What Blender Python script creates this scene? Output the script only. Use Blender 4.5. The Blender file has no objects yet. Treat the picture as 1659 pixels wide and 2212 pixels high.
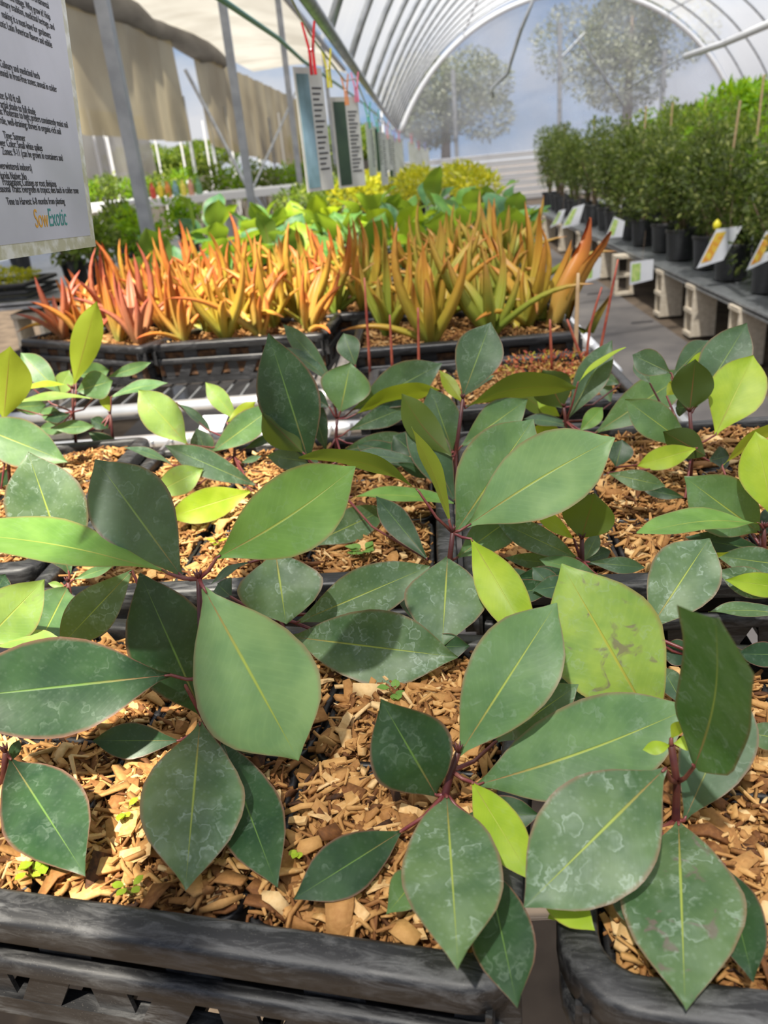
import bpy, math, random
import numpy as np
from mathutils import Vector, Matrix
rnd = random.Random(7)
SC = bpy.context.scene
COL = SC.collection

# ------------------------------------------------------------------ camera
CAM_H, FPX, CX, CY = 1.55, 1700.0, 829.5, 1106.0
yaw, pitch, roll = math.radians(4.2), math.radians(24.2), math.radians(5.54)
HV = Vector((-math.sin(yaw), math.cos(yaw), 0)); R0 = Vector((math.cos(yaw), math.sin(yaw), 0)); ZV = Vector((0, 0, 1))
FW = HV * math.cos(pitch) - ZV * math.sin(pitch); U0 = HV * math.sin(pitch) + ZV * math.cos(pitch)
RT = R0 * math.cos(roll) - U0 * math.sin(roll); UP = R0 * math.sin(roll) + U0 * math.cos(roll)
EYE = Vector((0, 0, CAM_H))
cd = bpy.data.cameras.new('camera'); cam = bpy.data.objects.new('camera', cd); COL.objects.link(cam)
cam.matrix_world = Matrix(((RT.x, UP.x, -FW.x, 0), (RT.y, UP.y, -FW.y, 0), (RT.z, UP.z, -FW.z, CAM_H), (0, 0, 0, 1)))
cd.sensor_fit = 'VERTICAL'; cd.sensor_height = 10.0; cd.lens = FPX / 2212 * 10.0
cd.clip_start = 0.02; cd.clip_end = 300
cd.dof.use_dof = True; cd.dof.focus_distance = 0.72; cd.dof.aperture_fstop = 2.3
SC.camera = cam

# ------------------------------------------------------------------ world, sun, exposure
def ninp(n, k): return n.inputs[k]
W = bpy.data.worlds.new('sky'); SC.world = W; W.use_nodes = True
nt = W.node_tree; nt.nodes.clear(); L = nt.links.new
o_ = nt.nodes.new('ShaderNodeOutputWorld'); bg = nt.nodes.new('ShaderNodeBackground'); L(bg.outputs[0], o_.inputs[0])
tc = nt.nodes.new('ShaderNodeTexCoord')
sep = nt.nodes.new('ShaderNodeSeparateXYZ'); L(tc.outputs['Generated'], sep.inputs[0])
gr = nt.nodes.new('ShaderNodeValToRGB'); L(sep.outputs['Z'], gr.inputs[0])
gr.color_ramp.elements[0].position = 0.0; gr.color_ramp.elements[0].color = (0.42, 0.60, 0.85, 1)
gr.color_ramp.elements[1].position = 0.7; gr.color_ramp.elements[1].color = (0.12, 0.29, 0.68, 1)
mp = nt.nodes.new('ShaderNodeMapping'); mp.inputs['Scale'].default_value = (1.6, 1.6, 3.2); mp.inputs['Location'].default_value = (3.1, 0.4, 0.2)
L(tc.outputs['Generated'], mp.inputs[0])
nz = nt.nodes.new('ShaderNodeTexNoise'); nz.inputs['Scale'].default_value = 2.2; nz.inputs['Detail'].default_value = 6; L(mp.outputs[0], nz.inputs['Vector'])
cr = nt.nodes.new('ShaderNodeValToRGB'); L(nz.outputs['Fac'], cr.inputs[0])
cr.color_ramp.elements[0].position = 0.44; cr.color_ramp.elements[0].color = (0, 0, 0, 1)
cr.color_ramp.elements[1].position = 0.60; cr.color_ramp.elements[1].color = (1, 1, 1, 1)
mx = nt.nodes.new('ShaderNodeMix'); mx.data_type = 'RGBA'; L(cr.outputs[0], mx.inputs[0]); L(gr.outputs[0], mx.inputs[6]); mx.inputs[7].default_value = (0.95, 0.96, 1.0, 1)
L(mx.outputs[2], bg.inputs['Color']); bg.inputs['Strength'].default_value = 0.95
sd = bpy.data.lights.new('sun', 'SUN'); sun = bpy.data.objects.new('sun', sd); COL.objects.link(sun)
sd.energy = 15.0; sd.angle = math.radians(1.5); sd.color = (1.0, 0.93, 0.80)
sun.rotation_euler = Vector((-0.16, -0.42, 0.89)).to_track_quat('Z', 'Y').to_euler()
SC.view_settings.view_transform = 'Standard'; SC.view_settings.look = 'None'; SC.view_settings.gamma = 1
SC.view_settings.use_curve_mapping = False; SC.view_settings.exposure = -0.28
SC.cycles.max_bounces = 8; SC.cycles.transparent_max_bounces = 24; SC.cycles.transmission_bounces = 6; SC.cycles.diffuse_bounces = 4

# ------------------------------------------------------------------ helpers
def ray(x, y): return FW + RT * ((x - CX) / FPX) - UP * ((y - CY) / FPX)
def onz(x, y, z): d = ray(x, y); return EYE + d * ((z - CAM_H) / d.z)
def onX(x, y, X): d = ray(x, y); return EYE + d * (X / d.x)
def onh(x, y, hh): d = ray(x, y); return EYE + d * (hh / d.dot(HV))
def onY(x, y, Y): d = ray(x, y); return EYE + d * (Y / d.y)

def tag(o, label=None, cat=None, group=None, kind=None):
    if label: o['label'] = label
    if cat: o['category'] = cat
    if group: o['group'] = group
    if kind: o['kind'] = kind
    return o
def empty(name, loc, label=None, cat=None, group=None, kind=None):
    o = bpy.data.objects.new(name, None); o.empty_display_size = 0.05; o.location = loc; COL.objects.link(o)
    return tag(o, label, cat, group, kind)
def link(name, me, parent=None, loc=(0, 0, 0), rot=None):
    o = bpy.data.objects.new(name, me); COL.objects.link(o); o.location = loc
    if rot: o.rotation_euler = rot
    if parent: o.parent = parent
    return o
class MB:
    def __init__(s): s.v = []; s.f = []; s.uv = None
    def add(s, vs, fs):
        b = len(s.v); s.v += [tuple(p) for p in vs]; s.f += [tuple(i + b for i in f) for f in fs]; return s
    def box(s, c, d, M=None):
        x, y, z = d[0] / 2, d[1] / 2, d[2] / 2
        vs = [Vector((i * x, j * y, k * z)) for i in (-1, 1) for j in (-1, 1) for k in (-1, 1)]
        if M: vs = [M @ p for p in vs]
        c = Vector(c)
        return s.add([p + c for p in vs], [(0, 1, 3, 2), (4, 6, 7, 5), (0, 4, 5, 1), (2, 3, 7, 6), (0, 2, 6, 4), (1, 5, 7, 3)])
    def tube(s, pts, r, n=8, cap=True):
        pts = [Vector(p) for p in pts]; rs = r if isinstance(r, (list, tuple)) else [r] * len(pts)
        vs = []; fs = []; ref = None
        for i, p in enumerate(pts):
            t = (pts[min(i + 1, len(pts) - 1)] - pts[max(i - 1, 0)]).normalized()
            if ref is None: ref = t.orthogonal().normalized()
            ref = (ref - t * ref.dot(t)).normalized(); b = t.cross(ref)
            for k in range(n):
                a = 2 * math.pi * k / n; vs.append(p + (ref * math.cos(a) + b * math.sin(a)) * rs[i])
        for i in range(len(pts) - 1):
            for k in range(n):
                fs.append((i * n + k, i * n + (k + 1) % n, (i + 1) * n + (k + 1) % n, (i + 1) * n + k))
        if cap: fs += [tuple(reversed(range(n))), tuple(range((len(pts) - 1) * n, len(pts) * n))]
        return s.add(vs, fs)
    def lathe(s, prof, n=20, c=(0, 0, 0)):
        c = Vector(c); vs = []; fs = []
        for (r, z) in prof:
            for k in range(n): a = 2 * math.pi * k / n; vs.append(c + Vector((r * math.cos(a), r * math.sin(a), z)))
        for i in range(len(prof) - 1):
            for k in range(n): fs.append((i * n + k, i * n + (k + 1) % n, (i + 1) * n + (k + 1) % n, (i + 1) * n + k))
        return s.add(vs, fs)
    def loop(s, outline_fn, prof, closed=True):
        # sweep profile list (offset, z) round an outline given by outline_fn(offset) -> list of xy
        rings = [[Vector((p[0], p[1], z)) for p in outline_fn(o)] for (o, z) in prof]
        n = len(rings[0]); vs = [p for r in rings for p in r]; fs = []
        m = len(rings)
        for i in range(m if closed else m - 1):
            j = (i + 1) % m
            for k in range(n): fs.append((i * n + k, i * n + (k + 1) % n, j * n + (k + 1) % n, j * n + k))
        return s.add(vs, fs)
    def mesh(s, name, mat, smooth=False):
        me = bpy.data.meshes.new(name); me.from_pydata(s.v, [], s.f); me.update()
        if mat:
            for m in (mat if isinstance(mat, list) else [mat]): me.materials.append(m)
        if smooth: me.shade_smooth()
        return me
    def obj(s, name, mat, parent=None, smooth=False, loc=(0, 0, 0)): return link(name, s.mesh(name, mat, smooth), parent, loc)

def rrect(w, d, r, seg=5):
    def f(o):
        W_, D_, R_ = w / 2 + o, d / 2 + o, max(r + o, 0.001); out = []
        for (sx, sy, a0) in ((1, 1, 0), (-1, 1, 90), (-1, -1, 180), (1, -1, 270)):
            for k in range(seg + 1):
                a = math.radians(a0 + 90 * k / seg); out.append((sx * (W_ - R_) + R_ * math.cos(a), sy * (D_ - R_) + R_ * math.sin(a)))
        return out
    return f

# ------------------------------------------------------------------ materials
def newmat(name):
    m = bpy.data.materials.new(name); m.use_nodes = True; m.node_tree.nodes.clear(); return m, m.node_tree
class N:
    def __init__(s, t): s.t = t
    def __call__(s, kind, **kw):
        n = s.t.nodes.new('ShaderNode' + kind)
        for k, v in kw.items():
            if k.startswith('i_'):
                key = k[2:].replace('_', ' ')
                n.inputs[key].default_value = v
            else: setattr(n, k, v)
        return n
    def l(s, a, b): s.t.links.new(a, b)
    def ramp(s, fac, stops):
        n = s.t.nodes.new('ShaderNodeValToRGB'); e = n.color_ramp.elements
        while len(e) < len(stops): e.new(0.5)
        for q, (p, c) in zip(e, stops): q.position = p; q.color = (*c, 1) if len(c) == 3 else c
        s.l(fac, n.inputs[0]); return n.outputs[0]
    def mix(s, fac, a, b):
        n = s.t.nodes.new('ShaderNodeMix'); n.data_type = 'RGBA'
        for v, i in ((fac, 0), (a, 6), (b, 7)):
            if hasattr(v, 'links'): s.l(v, n.inputs[i])
            elif i == 0: n.inputs[0].default_value = v
            else: n.inputs[i].default_value = (*v, 1)
        return n.outputs[2]
    def math(s, op, a, b=0.0, clamp=False):
        n = s.t.nodes.new('ShaderNodeMath'); n.operation = op; n.use_clamp = clamp
        for v, i in ((a, 0), (b, 1)):
            if hasattr(v, 'links'): s.l(v, n.inputs[i])
            else: n.inputs[i].default_value = v
        return n.outputs[0]
def simple(name, col, rough=0.6, metal=0.0, col2=None, scale=20, bump=0.0, stretch=(1, 1, 1), spec=0.5, trans=0.0, lo=.35, hi=.65):
    m, t = newmat(name); n = N(t); out = n('OutputMaterial'); p = n('BsdfPrincipled')
    p.inputs['Roughness'].default_value = rough; p.inputs['Metallic'].default_value = metal; p.inputs['Specular IOR Level'].default_value = spec
    p.inputs['Base Color'].default_value = (*col, 1)
    if col2 or bump:
        tcn = n('TexCoord'); mpn = n('Mapping'); mpn.inputs['Scale'].default_value = stretch; n.l(tcn.outputs['Object'], mpn.inputs[0])
        ns = n('TexNoise', i_Scale=scale, i_Detail=5.0); n.l(mpn.outputs[0], ns.inputs['Vector'])
        if col2: n.l(n.ramp(ns.outputs['Fac'], [(lo, col), (hi, col2)]), p.inputs['Base Color'])
        if bump:
            b = n('Bump'); b.inputs['Strength'].default_value = bump; b.inputs['Distance'].default_value = 0.002; n.l(ns.outputs['Fac'], b.inputs['Height']); n.l(b.outputs[0], p.inputs['Normal'])
    sh = p.outputs[0]
    if trans:
        tr = n('BsdfTranslucent'); tr.inputs[0].default_value = (*[min(1, c * 1.5) for c in (col2 or col)], 1); mxn = n('MixShader'); mxn.inputs[0].default_value = trans
        n.l(sh, mxn.inputs[1]); n.l(tr.outputs[0], mxn.inputs[2]); sh = mxn.outputs[0]
    n.l(sh, out.inputs[0]); return m

def leafmat(name, top, top2, under, speck=0.35, blotch=0.0, rib=(0.36, 0.44, 0.08), trans=0.22, ribbase=(0.28, 0.10, 0.07), rough=0.46, tcol=None, bluish=0.0, edge=(0.30, 0.10, 0.08)):
    m, t = newmat(name); n = N(t); out = n('OutputMaterial'); p = n('BsdfPrincipled'); p.inputs['Roughness'].default_value = rough; p.inputs['Specular IOR Level'].default_value = .38
    uv = n('UVMap'); sp = n('SeparateXYZ'); n.l(uv.outputs[0], sp.inputs[0]); u, v = sp.outputs[0], sp.outputs[1]
    oi = n('ObjectInfo'); tcn = n('TexCoord'); ad = n('VectorMath', operation='ADD'); cb = n('CombineXYZ')
    rr = n.math('MULTIPLY', oi.outputs['Random'], 37.0); n.l(rr, cb.inputs[0]); n.l(rr, cb.inputs[1]); n.l(tcn.outputs['Object'], ad.inputs[0]); n.l(cb.outputs[0], ad.inputs[1]); P = ad.outputs[0]
    big = n('TexNoise', i_Scale=32.0, i_Detail=3.0); n.l(P, big.inputs['Vector'])
    col = n.ramp(big.outputs['Fac'], [(0.36, top), (0.66, top2)])
    # side veins
    au = n.math('ABSOLUTE', n.math('SUBTRACT', u, 0.5))
    ph = n.math('MULTIPLY', n.math('SUBTRACT', v, n.math('MULTIPLY', au, 0.55)), 62.0)
    ve = n.math('POWER', n.math('ABSOLUTE', n.math('SINE', ph)), 14.0)
    vn = n('TexNoise', i_Scale=120.0); n.l(P, vn.inputs['Vector'])
    ve = n.math('MULTIPLY', ve, n.math('MULTIPLY', vn.outputs['Fac'], 0.16))
    col = n.mix(ve, col, tuple(min(1, c * 1.35 + .01) for c in top2))
    if blotch:
        bn = n('TexNoise', i_Scale=55.0, i_Detail=4.0, i_Distortion=1.2); n.l(P, bn.inputs['Vector'])
        bm = n.ramp(bn.outputs['Fac'], [(0.60, (0, 0, 0)), (0.68, (1, 1, 1))]); bm = n.math('MULTIPLY', bm, blotch)
        col = n.mix(bm, col, (0.17, 0.11, 0.11))
    # dried water marks: soft dots and rings
    if speck:
        dn = n('TexNoise', i_Scale=140.0, i_Detail=2.0); n.l(P, dn.inputs['Vector'])
        dis = n('VectorMath', operation='MULTIPLY_ADD'); n.l(dn.outputs['Color'], dis.inputs[0]); dis.inputs[1].default_value = (.013, .013, .013); n.l(P, dis.inputs[2])
        vo = n('TexVoronoi', i_Scale=62.0, i_Randomness=1.0); n.l(dis.outputs[0], vo.inputs['Vector'])
        ring = n.ramp(vo.outputs['Distance'], [(0.0, (.28, .28, .28)), (0.33, (.16, .16, .16)), (0.42, (.70, .70, .70)), (0.47, (.05, .05, .05)), (0.6, (.12, .12, .12))])
        gate = n('TexNoise', i_Scale=48.0, i_Detail=2.0); n.l(P, gate.inputs['Vector'])
        gm = n.ramp(gate.outputs['Fac'], [(0.45, (0, 0, 0)), (0.57, (1, 1, 1))])
        vo2 = n('TexVoronoi', i_Scale=230.0); n.l(P, vo2.inputs['Vector'])
        dots = n.ramp(vo2.outputs['Distance'], [(0.16, (.9, .9, .9)), (0.36, (0, 0, 0))])
        mk = n.math('MULTIPLY', n.math('ADD', n.math('MULTIPLY', ring, gm), n.math('MULTIPLY', n.math('MULTIPLY', dots, vn.outputs['Fac']), 0.34)), speck, True)
        col = n.mix(mk, col, (0.36, 0.46, 0.36))
    # margin and midrib
    em = n.ramp(au, [(0.455, (0, 0, 0)), (0.5, (.55, .55, .55))]); col = n.mix(em, col, edge)
    wd = n.math('MULTIPLY', n.math('SUBTRACT', 1.15, v), 0.024)
    rm = n.math('SUBTRACT', 1.0, n.math('DIVIDE', au, wd), True)
    rm = n.math('MULTIPLY', rm, 1.6, True)
    ribc = n.ramp(v, [(0.0, ribbase), (0.42, rib), (1.0, tuple(c * .8 for c in rib))])
    col = n.mix(rm, col, ribc)
    geo = n('NewGeometry'); ucol = n.mix(n.math('MULTIPLY', ve, 0.8), under, tuple(c * .6 for c in under)); ucol = n.mix(n.math('MULTIPLY', rm, .7), ucol, (0.20, 0.06, 0.03))
    col = n.mix(geo.outputs['Backfacing'], col, ucol)
    n.l(col, p.inputs['Base Color'])
    bh = n.math('ADD', n.math('MULTIPLY', rm, -0.9), n.math('MULTIPLY', ve, -0.22)); bh = n.math('ADD', bh, n.math('MULTIPLY', big.outputs['Fac'], 1.6))
    b = n('Bump'); b.inputs['Strength'].default_value = 0.35; b.inputs['Distance'].default_value = 0.0015; n.l(bh, b.inputs['Height']); n.l(b.outputs[0], p.inputs['Normal'])
    tr = n('BsdfTranslucent'); tcl = tcol or tuple(min(1, c * 2.2) for c in under); tr.inputs[0].default_value = (*tcl, 1)
    ms = n('MixShader'); ms.inputs[0].default_value = trans; n.l(p.outputs[0], ms.inputs[1]); n.l(tr.outputs[0], ms.inputs[2]); n.l(ms.outputs[0], out.inputs[0])
    return m
UND = (0.085, 0.125, 0.020)
TC = (0.34, 0.46, 0.035)
M = {}
M['g'] = leafmat('leaf_mid_green', (0.075, 0.165, 0.062), (0.130, 0.245, 0.085), UND, 0.30, tcol=TC)
M['p'] = leafmat('leaf_pale_marked', (0.060, 0.125, 0.055), (0.115, 0.195, 0.080), UND, 0.85, tcol=TC)
M['d'] = leafmat('leaf_blue_green', (0.034, 0.080, 0.046), (0.060, 0.125, 0.062), UND, 0.34, rib=(0.20, 0.30, 0.08), tcol=TC)
M['D'] = leafmat('leaf_dark_green', (0.013, 0.044, 0.018), (0.026, 0.070, 0.024), (0.045, 0.072, 0.014), 0.22, rib=(0.12, 0.22, 0.05), tcol=(.22, .32, .03), trans=.13)
M['b'] = leafmat('leaf_fresh_green', (0.110, 0.245, 0.045), (0.185, 0.350, 0.070), UND, 0.14, tcol=TC, trans=.26)
M['y'] = leafmat('leaf_lime_green', (0.27, 0.42, 0.020), (0.40, 0.54, 0.040), (0.24, 0.30, 0.02), 0.10, tcol=(0.6, 0.72, 0.04), trans=.32, rib=(0.45, 0.55, 0.08))
M['l'] = leafmat('leaf_pale_lime', (0.185, 0.310, 0.070), (0.290, 0.430, 0.090), (0.22, 0.27, 0.03), 0.30, blotch=0.25, tcol=(0.5, 0.62, 0.06), trans=.28)
M['lp'] = leafmat('leaf_blotched_lime', (0.175, 0.310, 0.060), (0.320, 0.450, 0.075), (0.22, 0.27, 0.03), 0.35, blotch=0.75, tcol=(0.5, 0.62, 0.06), trans=.26, rib=(0.42, 0.42, 0.06))
M['pb'] = leafmat('leaf_pale_blotched', (0.060, 0.125, 0.050), (0.110, 0.185, 0.075), UND, 0.80, blotch=0.7, tcol=TC)
M['w'] = leafmat('leaf_mid_green_sunlit', (0.150, 0.275, 0.105), (0.225, 0.360, 0.135), UND, 0.10, tcol=TC, trans=.2)  # paler copy of the mid green, with sunlight put into its colour
M['n'] = leafmat('leaf_near_green', (0.060, 0.150, 0.028), (0.110, 0.220, 0.055), (0.05, 0.12, 0.02), 0.55, tcol=(.1, .2, .03), trans=.12)
M['stem'] = simple('stem_dark_purple', (0.060, 0.012, 0.018), 0.45, col2=(0.11, 0.030, 0.020), scale=60)
M['pet'] = simple('petiole_wine_red', (0.150, 0.022, 0.035), 0.4, col2=(0.21, 0.07, 0.05), scale=80)
def plasticmat(name, base=(0.012, 0.012, 0.013), worn=(0.125, 0.125, 0.125), rough=0.42):
    m, t = newmat(name); n = N(t); out = n('OutputMaterial'); p = n('BsdfPrincipled')
    tcn = n('TexCoord'); mpn = n('Mapping'); mpn.inputs['Scale'].default_value = (1, 4.5, 4.5); n.l(tcn.outputs['Object'], mpn.inputs[0])
    a = n('TexNoise', i_Scale=26.0, i_Detail=9.0, i_Roughness=0.72, i_Distortion=0.6); n.l(mpn.outputs[0], a.inputs['Vector'])
    b_ = n('TexNoise', i_Scale=9.0, i_Detail=2.0); n.l(tcn.outputs['Object'], b_.inputs['Vector'])
    sc = n.math('MULTIPLY', n.ramp(a.outputs['Fac'], [(0.46, (0, 0, 0)), (0.68, (1, 1, 1))]), n.ramp(b_.outputs['Fac'], [(0.38, (.25, .25, .25)), (0.62, (1, 1, 1))]))
    col = n.mix(sc, base, worn)
    v = n('TexVoronoi', i_Scale=420.0); n.l(tcn.outputs['Object'], v.inputs['Vector']); d = n.ramp(v.outputs['Distance'], [(0.08, (.5, .5, .5)), (0.14, (0, 0, 0))])
    col = n.mix(n.math('MULTIPLY', d, .45), col, (0.3, 0.28, 0.24)); n.l(col, p.inputs['Base Color'])
    n.l(n.math('ADD', n.math('MULTIPLY', sc, 0.3), rough), p.inputs['Roughness'])
    bp = n('Bump'); bp.inputs['Strength'].default_value = 0.35; bp.inputs['Distance'].default_value = 0.001; n.l(a.outputs['Fac'], bp.inputs['Height']); n.l(bp.outputs[0], p.inputs['Normal'])
    n.l(p.outputs[0], out.inputs[0]); return m
M['plastic'] = plasticmat('weathered_black_plastic')
M['plastic2'] = plasticmat('black_plastic', worn=(0.06, 0.06, 0.065), rough=0.38)
def attrmat(name, stops, rough=0.8, trans=0.0, tcol=None, noise=0.0, nscale=150, spec=.3):
    m, t = newmat(name); n = N(t); out = n('OutputMaterial'); p = n('BsdfPrincipled'); p.inputs['Roughness'].default_value = rough; p.inputs['Specular IOR Level'].default_value = spec
    a = n('Attribute', attribute_name='tint'); f = a.outputs['Fac']
    if noise:
        tcn = n('TexCoord'); ns = n('TexNoise', i_Scale=float(nscale), i_Detail=3.0); n.l(tcn.outputs['Object'], ns.inputs['Vector'])
        f = n.math('ADD', f, n.math('MULTIPLY', n.math('SUBTRACT', ns.outputs['Fac'], 0.5), noise), True)
        bp = n('Bump'); bp.inputs['Strength'].default_value = 0.5; bp.inputs['Distance'].default_value = 0.001; n.l(ns.outputs['Fac'], bp.inputs['Height']); n.l(bp.outputs[0], p.inputs['Normal'])
    c = n.ramp(f, stops); n.l(c, p.inputs['Base Color']); sh = p.outputs[0]
    if trans:
        tr = n('BsdfTranslucent'); 
        if tcol: tr.inputs[0].default_value = (*tcol, 1)
        else: n.l(c, tr.inputs[0])
        ms = n('MixShader'); ms.inputs[0].default_value = trans; n.l(sh, ms.inputs[1]); n.l(tr.outputs[0], ms.inputs[2]); sh = ms.outputs[0]
    n.l(sh, out.inputs[0]); return m
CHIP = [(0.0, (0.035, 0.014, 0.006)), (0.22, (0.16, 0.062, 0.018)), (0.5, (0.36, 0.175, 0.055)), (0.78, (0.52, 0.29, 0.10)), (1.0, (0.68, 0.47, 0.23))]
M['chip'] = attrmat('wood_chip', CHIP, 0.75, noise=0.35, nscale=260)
M['soil'] = simple('dark_mulch_bed', (0.030, 0.014, 0.007), 0.95, col2=(0.12, 0.055, 0.02), scale=70, bump=0.9)
M['galv'] = simple('galvanised_steel', (0.36, 0.38, 0.40), 0.38, 0.75, col2=(0.52, 0.54, 0.56), scale=14)
M['steel'] = simple('grey_painted_steel', (0.30, 0.31, 0.33), 0.5, 0.35, col2=(0.42, 0.43, 0.45), scale=8)
M['bright'] = simple('bright_aluminium', (0.72, 0.73, 0.74), 0.33, 0.8, col2=(0.82, 0.82, 0.82), scale=20)
M['black'] = simple('black_rubber', (0.012, 0.012, 0.013), 0.5)
M['concrete'] = simple('concrete_block', (0.56, 0.48, 0.37), 0.9, col2=(0.70, 0.62, 0.50), scale=30, bump=0.6)
M['floor'] = simple('ground_cover', (0.085, 0.078, 0.078), 0.85, col2=(0.16, 0.145, 0.135), scale=2.2, bump=0.2)
M['earth'] = simple('orange_earth', (0.08, 0.058, 0.04), 0.95, col2=(0.15, 0.11, 0.075), scale=6, bump=0.5)
M['card'] = simple('laminated_white_card', (0.74, 0.76, 0.80), 0.18, col2=(0.66, 0.68, 0.74), scale=6)
M['ink'] = simple('black_ink', (0.02, 0.02, 0.025), 0.5)
M['whitepl'] = simple('white_plastic', (0.75, 0.76, 0.78), 0.4)
M['bamboo'] = simple('bamboo', (0.50, 0.34, 0.18), 0.6, col2=(0.62, 0.44, 0.26), scale=40)
M['redstem'] = simple('red_succulent_stem', (0.30, 0.05, 0.035), 0.5, col2=(0.46, 0.13, 0.07), scale=50)
def film(name, transp, col=(0.85, 0.87, 0.92), gl=0.05, dirt=None, tint=(.9, .93, 1.0)):
    m, t = newmat(name); n = N(t); out = n('OutputMaterial')
    tl = n('BsdfTranslucent'); tl.inputs[0].default_value = (*col, 1); df = n('BsdfDiffuse'); df.inputs[0].default_value = (*[c * .8 for c in col], 1)
    ts = n('BsdfTransparent'); ts.inputs[0].default_value = (*tint, 1); g = n('BsdfGlossy'); g.inputs['Roughness'].default_value = 0.25
    m1 = n('MixShader'); m1.inputs[0].default_value = 0.3; n.l(tl.outputs[0], m1.inputs[1]); n.l(df.outputs[0], m1.inputs[2])
    m2 = n('MixShader'); n.l(m1.outputs[0], m2.inputs[1]); n.l(ts.outputs[0], m2.inputs[2])
    tcn = n('TexCoord'); ns = n('TexNoise', i_Scale=0.7, i_Detail=4.0); n.l(tcn.outputs['Object'], ns.inputs['Vector'])
    n.l(n.ramp(ns.outputs['Fac'], [(0.3, (transp * .7,) * 3), (0.7, (min(1, transp * 1.25),) * 3)]), m2.inputs[0])
    m3 = n('MixShader'); m3.inputs[0].default_value = gl; n.l(m2.outputs[0], m3.inputs[1]); n.l(g.outputs[0], m3.inputs[2])
    n.l(m3.outputs[0], out.inputs[0])
    if dirt:
        c = n.ramp(ns.outputs['Fac'], [(0.35, dirt), (0.65, col)]); n.l(c, tl.inputs[0]); n.l(c, df.inputs[0])
    return m
M['roof'] = film('milky_greenhouse_film', 0.34, (0.56, 0.57, 0.60))
M['endfilm'] = film('clear_greenhouse_film', 0.66, (0.80, 0.82, 0.86), gl=0.04)
M['tan'] = film('tan_shade_cloth', 0.06, (0.44, 0.38, 0.25), 0.0, dirt=(0.31, 0.26, 0.17))
M['sideroof'] = film('aged_cream_film', 0.08, (0.43, 0.41, 0.36), 0.02, dirt=(0.30, 0.28, 0.24))

# ------------------------------------------------------------------ the house: floor, arched roof, end wall
st = lambda o: tag(o, kind='structure')
# ground outside and house floor
st(MB().box((0, 30, -0.06), (90, 90, 0.1)).obj('floor', M['earth']))
mat_ = MB().box((0.0, 13.6, 0.0), (4.1, 24, 0.03)).obj('floor_ground_cover', M['floor']); st(mat_)
AX, AZ, AR = 4.4, 0.0, 5.3          # arch centre (x, z) and radius
def arch(a, r=AR): return Vector((AX - r * math.cos(a), 0, AZ + r * math.sin(a)))
a0 = math.asin((2.18 - AZ) / AR)
YF, YB = -1.5, 25.5
ceil = empty('ceiling', (0, 0, 0), kind='structure', label='arched milky film roof of the tunnel greenhouse')
g = MB(); NA = 40; ys = [YF + i * (YB - YF) / 54 for i in range(55)]
vs = []
for j, y in enumerate(ys):
    for i in range(NA + 1):
        a = a0 + (math.pi - 2 * a0) * i / NA
        p = arch(a, AR + 0.03 - 0.03 * abs(math.sin((y - 3.4) / 1.5 * math.pi))); vs.append((p.x, y, p.z))
fs = [(j * (NA + 1) + i, j * (NA + 1) + i + 1, (j + 1) * (NA + 1) + i + 1, (j + 1) * (NA + 1) + i) for j in range(54) for i in range(NA)]
g.add(vs, fs); g.obj('film_cover', M['roof'], ceil, True)
hoop_me = MB().tube([arch(a0 - .0 + (math.pi - 2 * a0) * i / 44, AR - .02) for i in range(45)], 0.026, 8).mesh('hoop', M['galv'], True)
k = 0; y = 3.4
while y < YB + 0.1:
    link('hoop', hoop_me, ceil, (0, y, 0)); y += 1.5
for (a, r_) in ((a0, .03), (math.pi - a0, .03), (math.pi / 2, .02), (math.radians(58), .016), (math.radians(122), .016)):
    p = arch(a, AR - .05); MB().tube([(p.x, YF, p.z), (p.x, YB, p.z)], r_, 8).obj('purlin', M['galv'], ceil, True)
for y in (14.9, 20.9):
    pass
# hanging wires inside
for (pts) in ([onY(1160, -20, 9), onY(1125, 65, 9.2), onY(1095, 160, 9.4), onY(1062, 190, 9.4), onY(1066, 212, 9.4)],):
    MB().tube(pts, 0.018, 6).obj('hanging_wire', M['galv'], ceil, True)
MB().tube([onY(1670, 48, 5.0), onY(1560, 95, 6.2), onY(1480, 122, 7.2)], 0.022, 6).obj('brace', M['whitepl'], ceil, True)
MB().tube([onY(1480, 122, 7.2), onY(1400, 165, 8.0), onY(1350, 195, 8.4)], 0.006, 6).obj('brace', M['galv'], ceil, True)
# end wall
wb = empty('wall_back', (0, YB, 0), kind='structure', label='clear film end wall with steel posts and white slatted base')
vs = [(AX, 0.0, AZ + 1.2)]; fs = []
NB = 60
for i in range(NB + 1):
    a = a0 + (math.pi - 2 * a0) * i / NB; p = arch(a, AR - .02); vs.append((p.x, 0, p.z))
xl, xr = vs[1][0], vs[-1][0]
vs += [(xr, 0, 1.35), (xl, 0, 1.35)]
fs = [(0, i, i + 1) for i in range(1, len(vs) - 1)] + [(0, len(vs) - 1, 1)]
MB().add(vs, fs).obj('film_panel', M['endfilm'], wb)
MB().tube([arch(a0 + (math.pi - 2 * a0) * i / 44, AR - .12) + Vector((0, -.03, 0)) for i in range(45)], 0.07, 8).obj('arch_frame', M['whitepl'], wb, True)
for px, top in ((985, 150), (1208, 50), (1425, 110)):
    q = onY(px, 300, YB); MB().box((q.x, -.05, (0 + onY(px, top, YB).z) / 2), (0.11, 0.08, onY(px, top, YB).z)).obj('post', M['steel'], wb)
MB().tube([(onY(1238, 70, YB).x, -.06, onY(1238, 70, YB).z), (onY(1345, 225, YB).x, -.06, onY(1345, 225, YB).z)], .03, 6).obj('brace', M['galv'], wb)
MB().tube([(onY(1262, 72, YB).x, -.06, onY(1262, 72, YB).z), (onY(1212, 125, YB).x, -.06, onY(1212, 125, YB).z)], .03, 6).obj('brace', M['galv'], wb)
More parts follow.
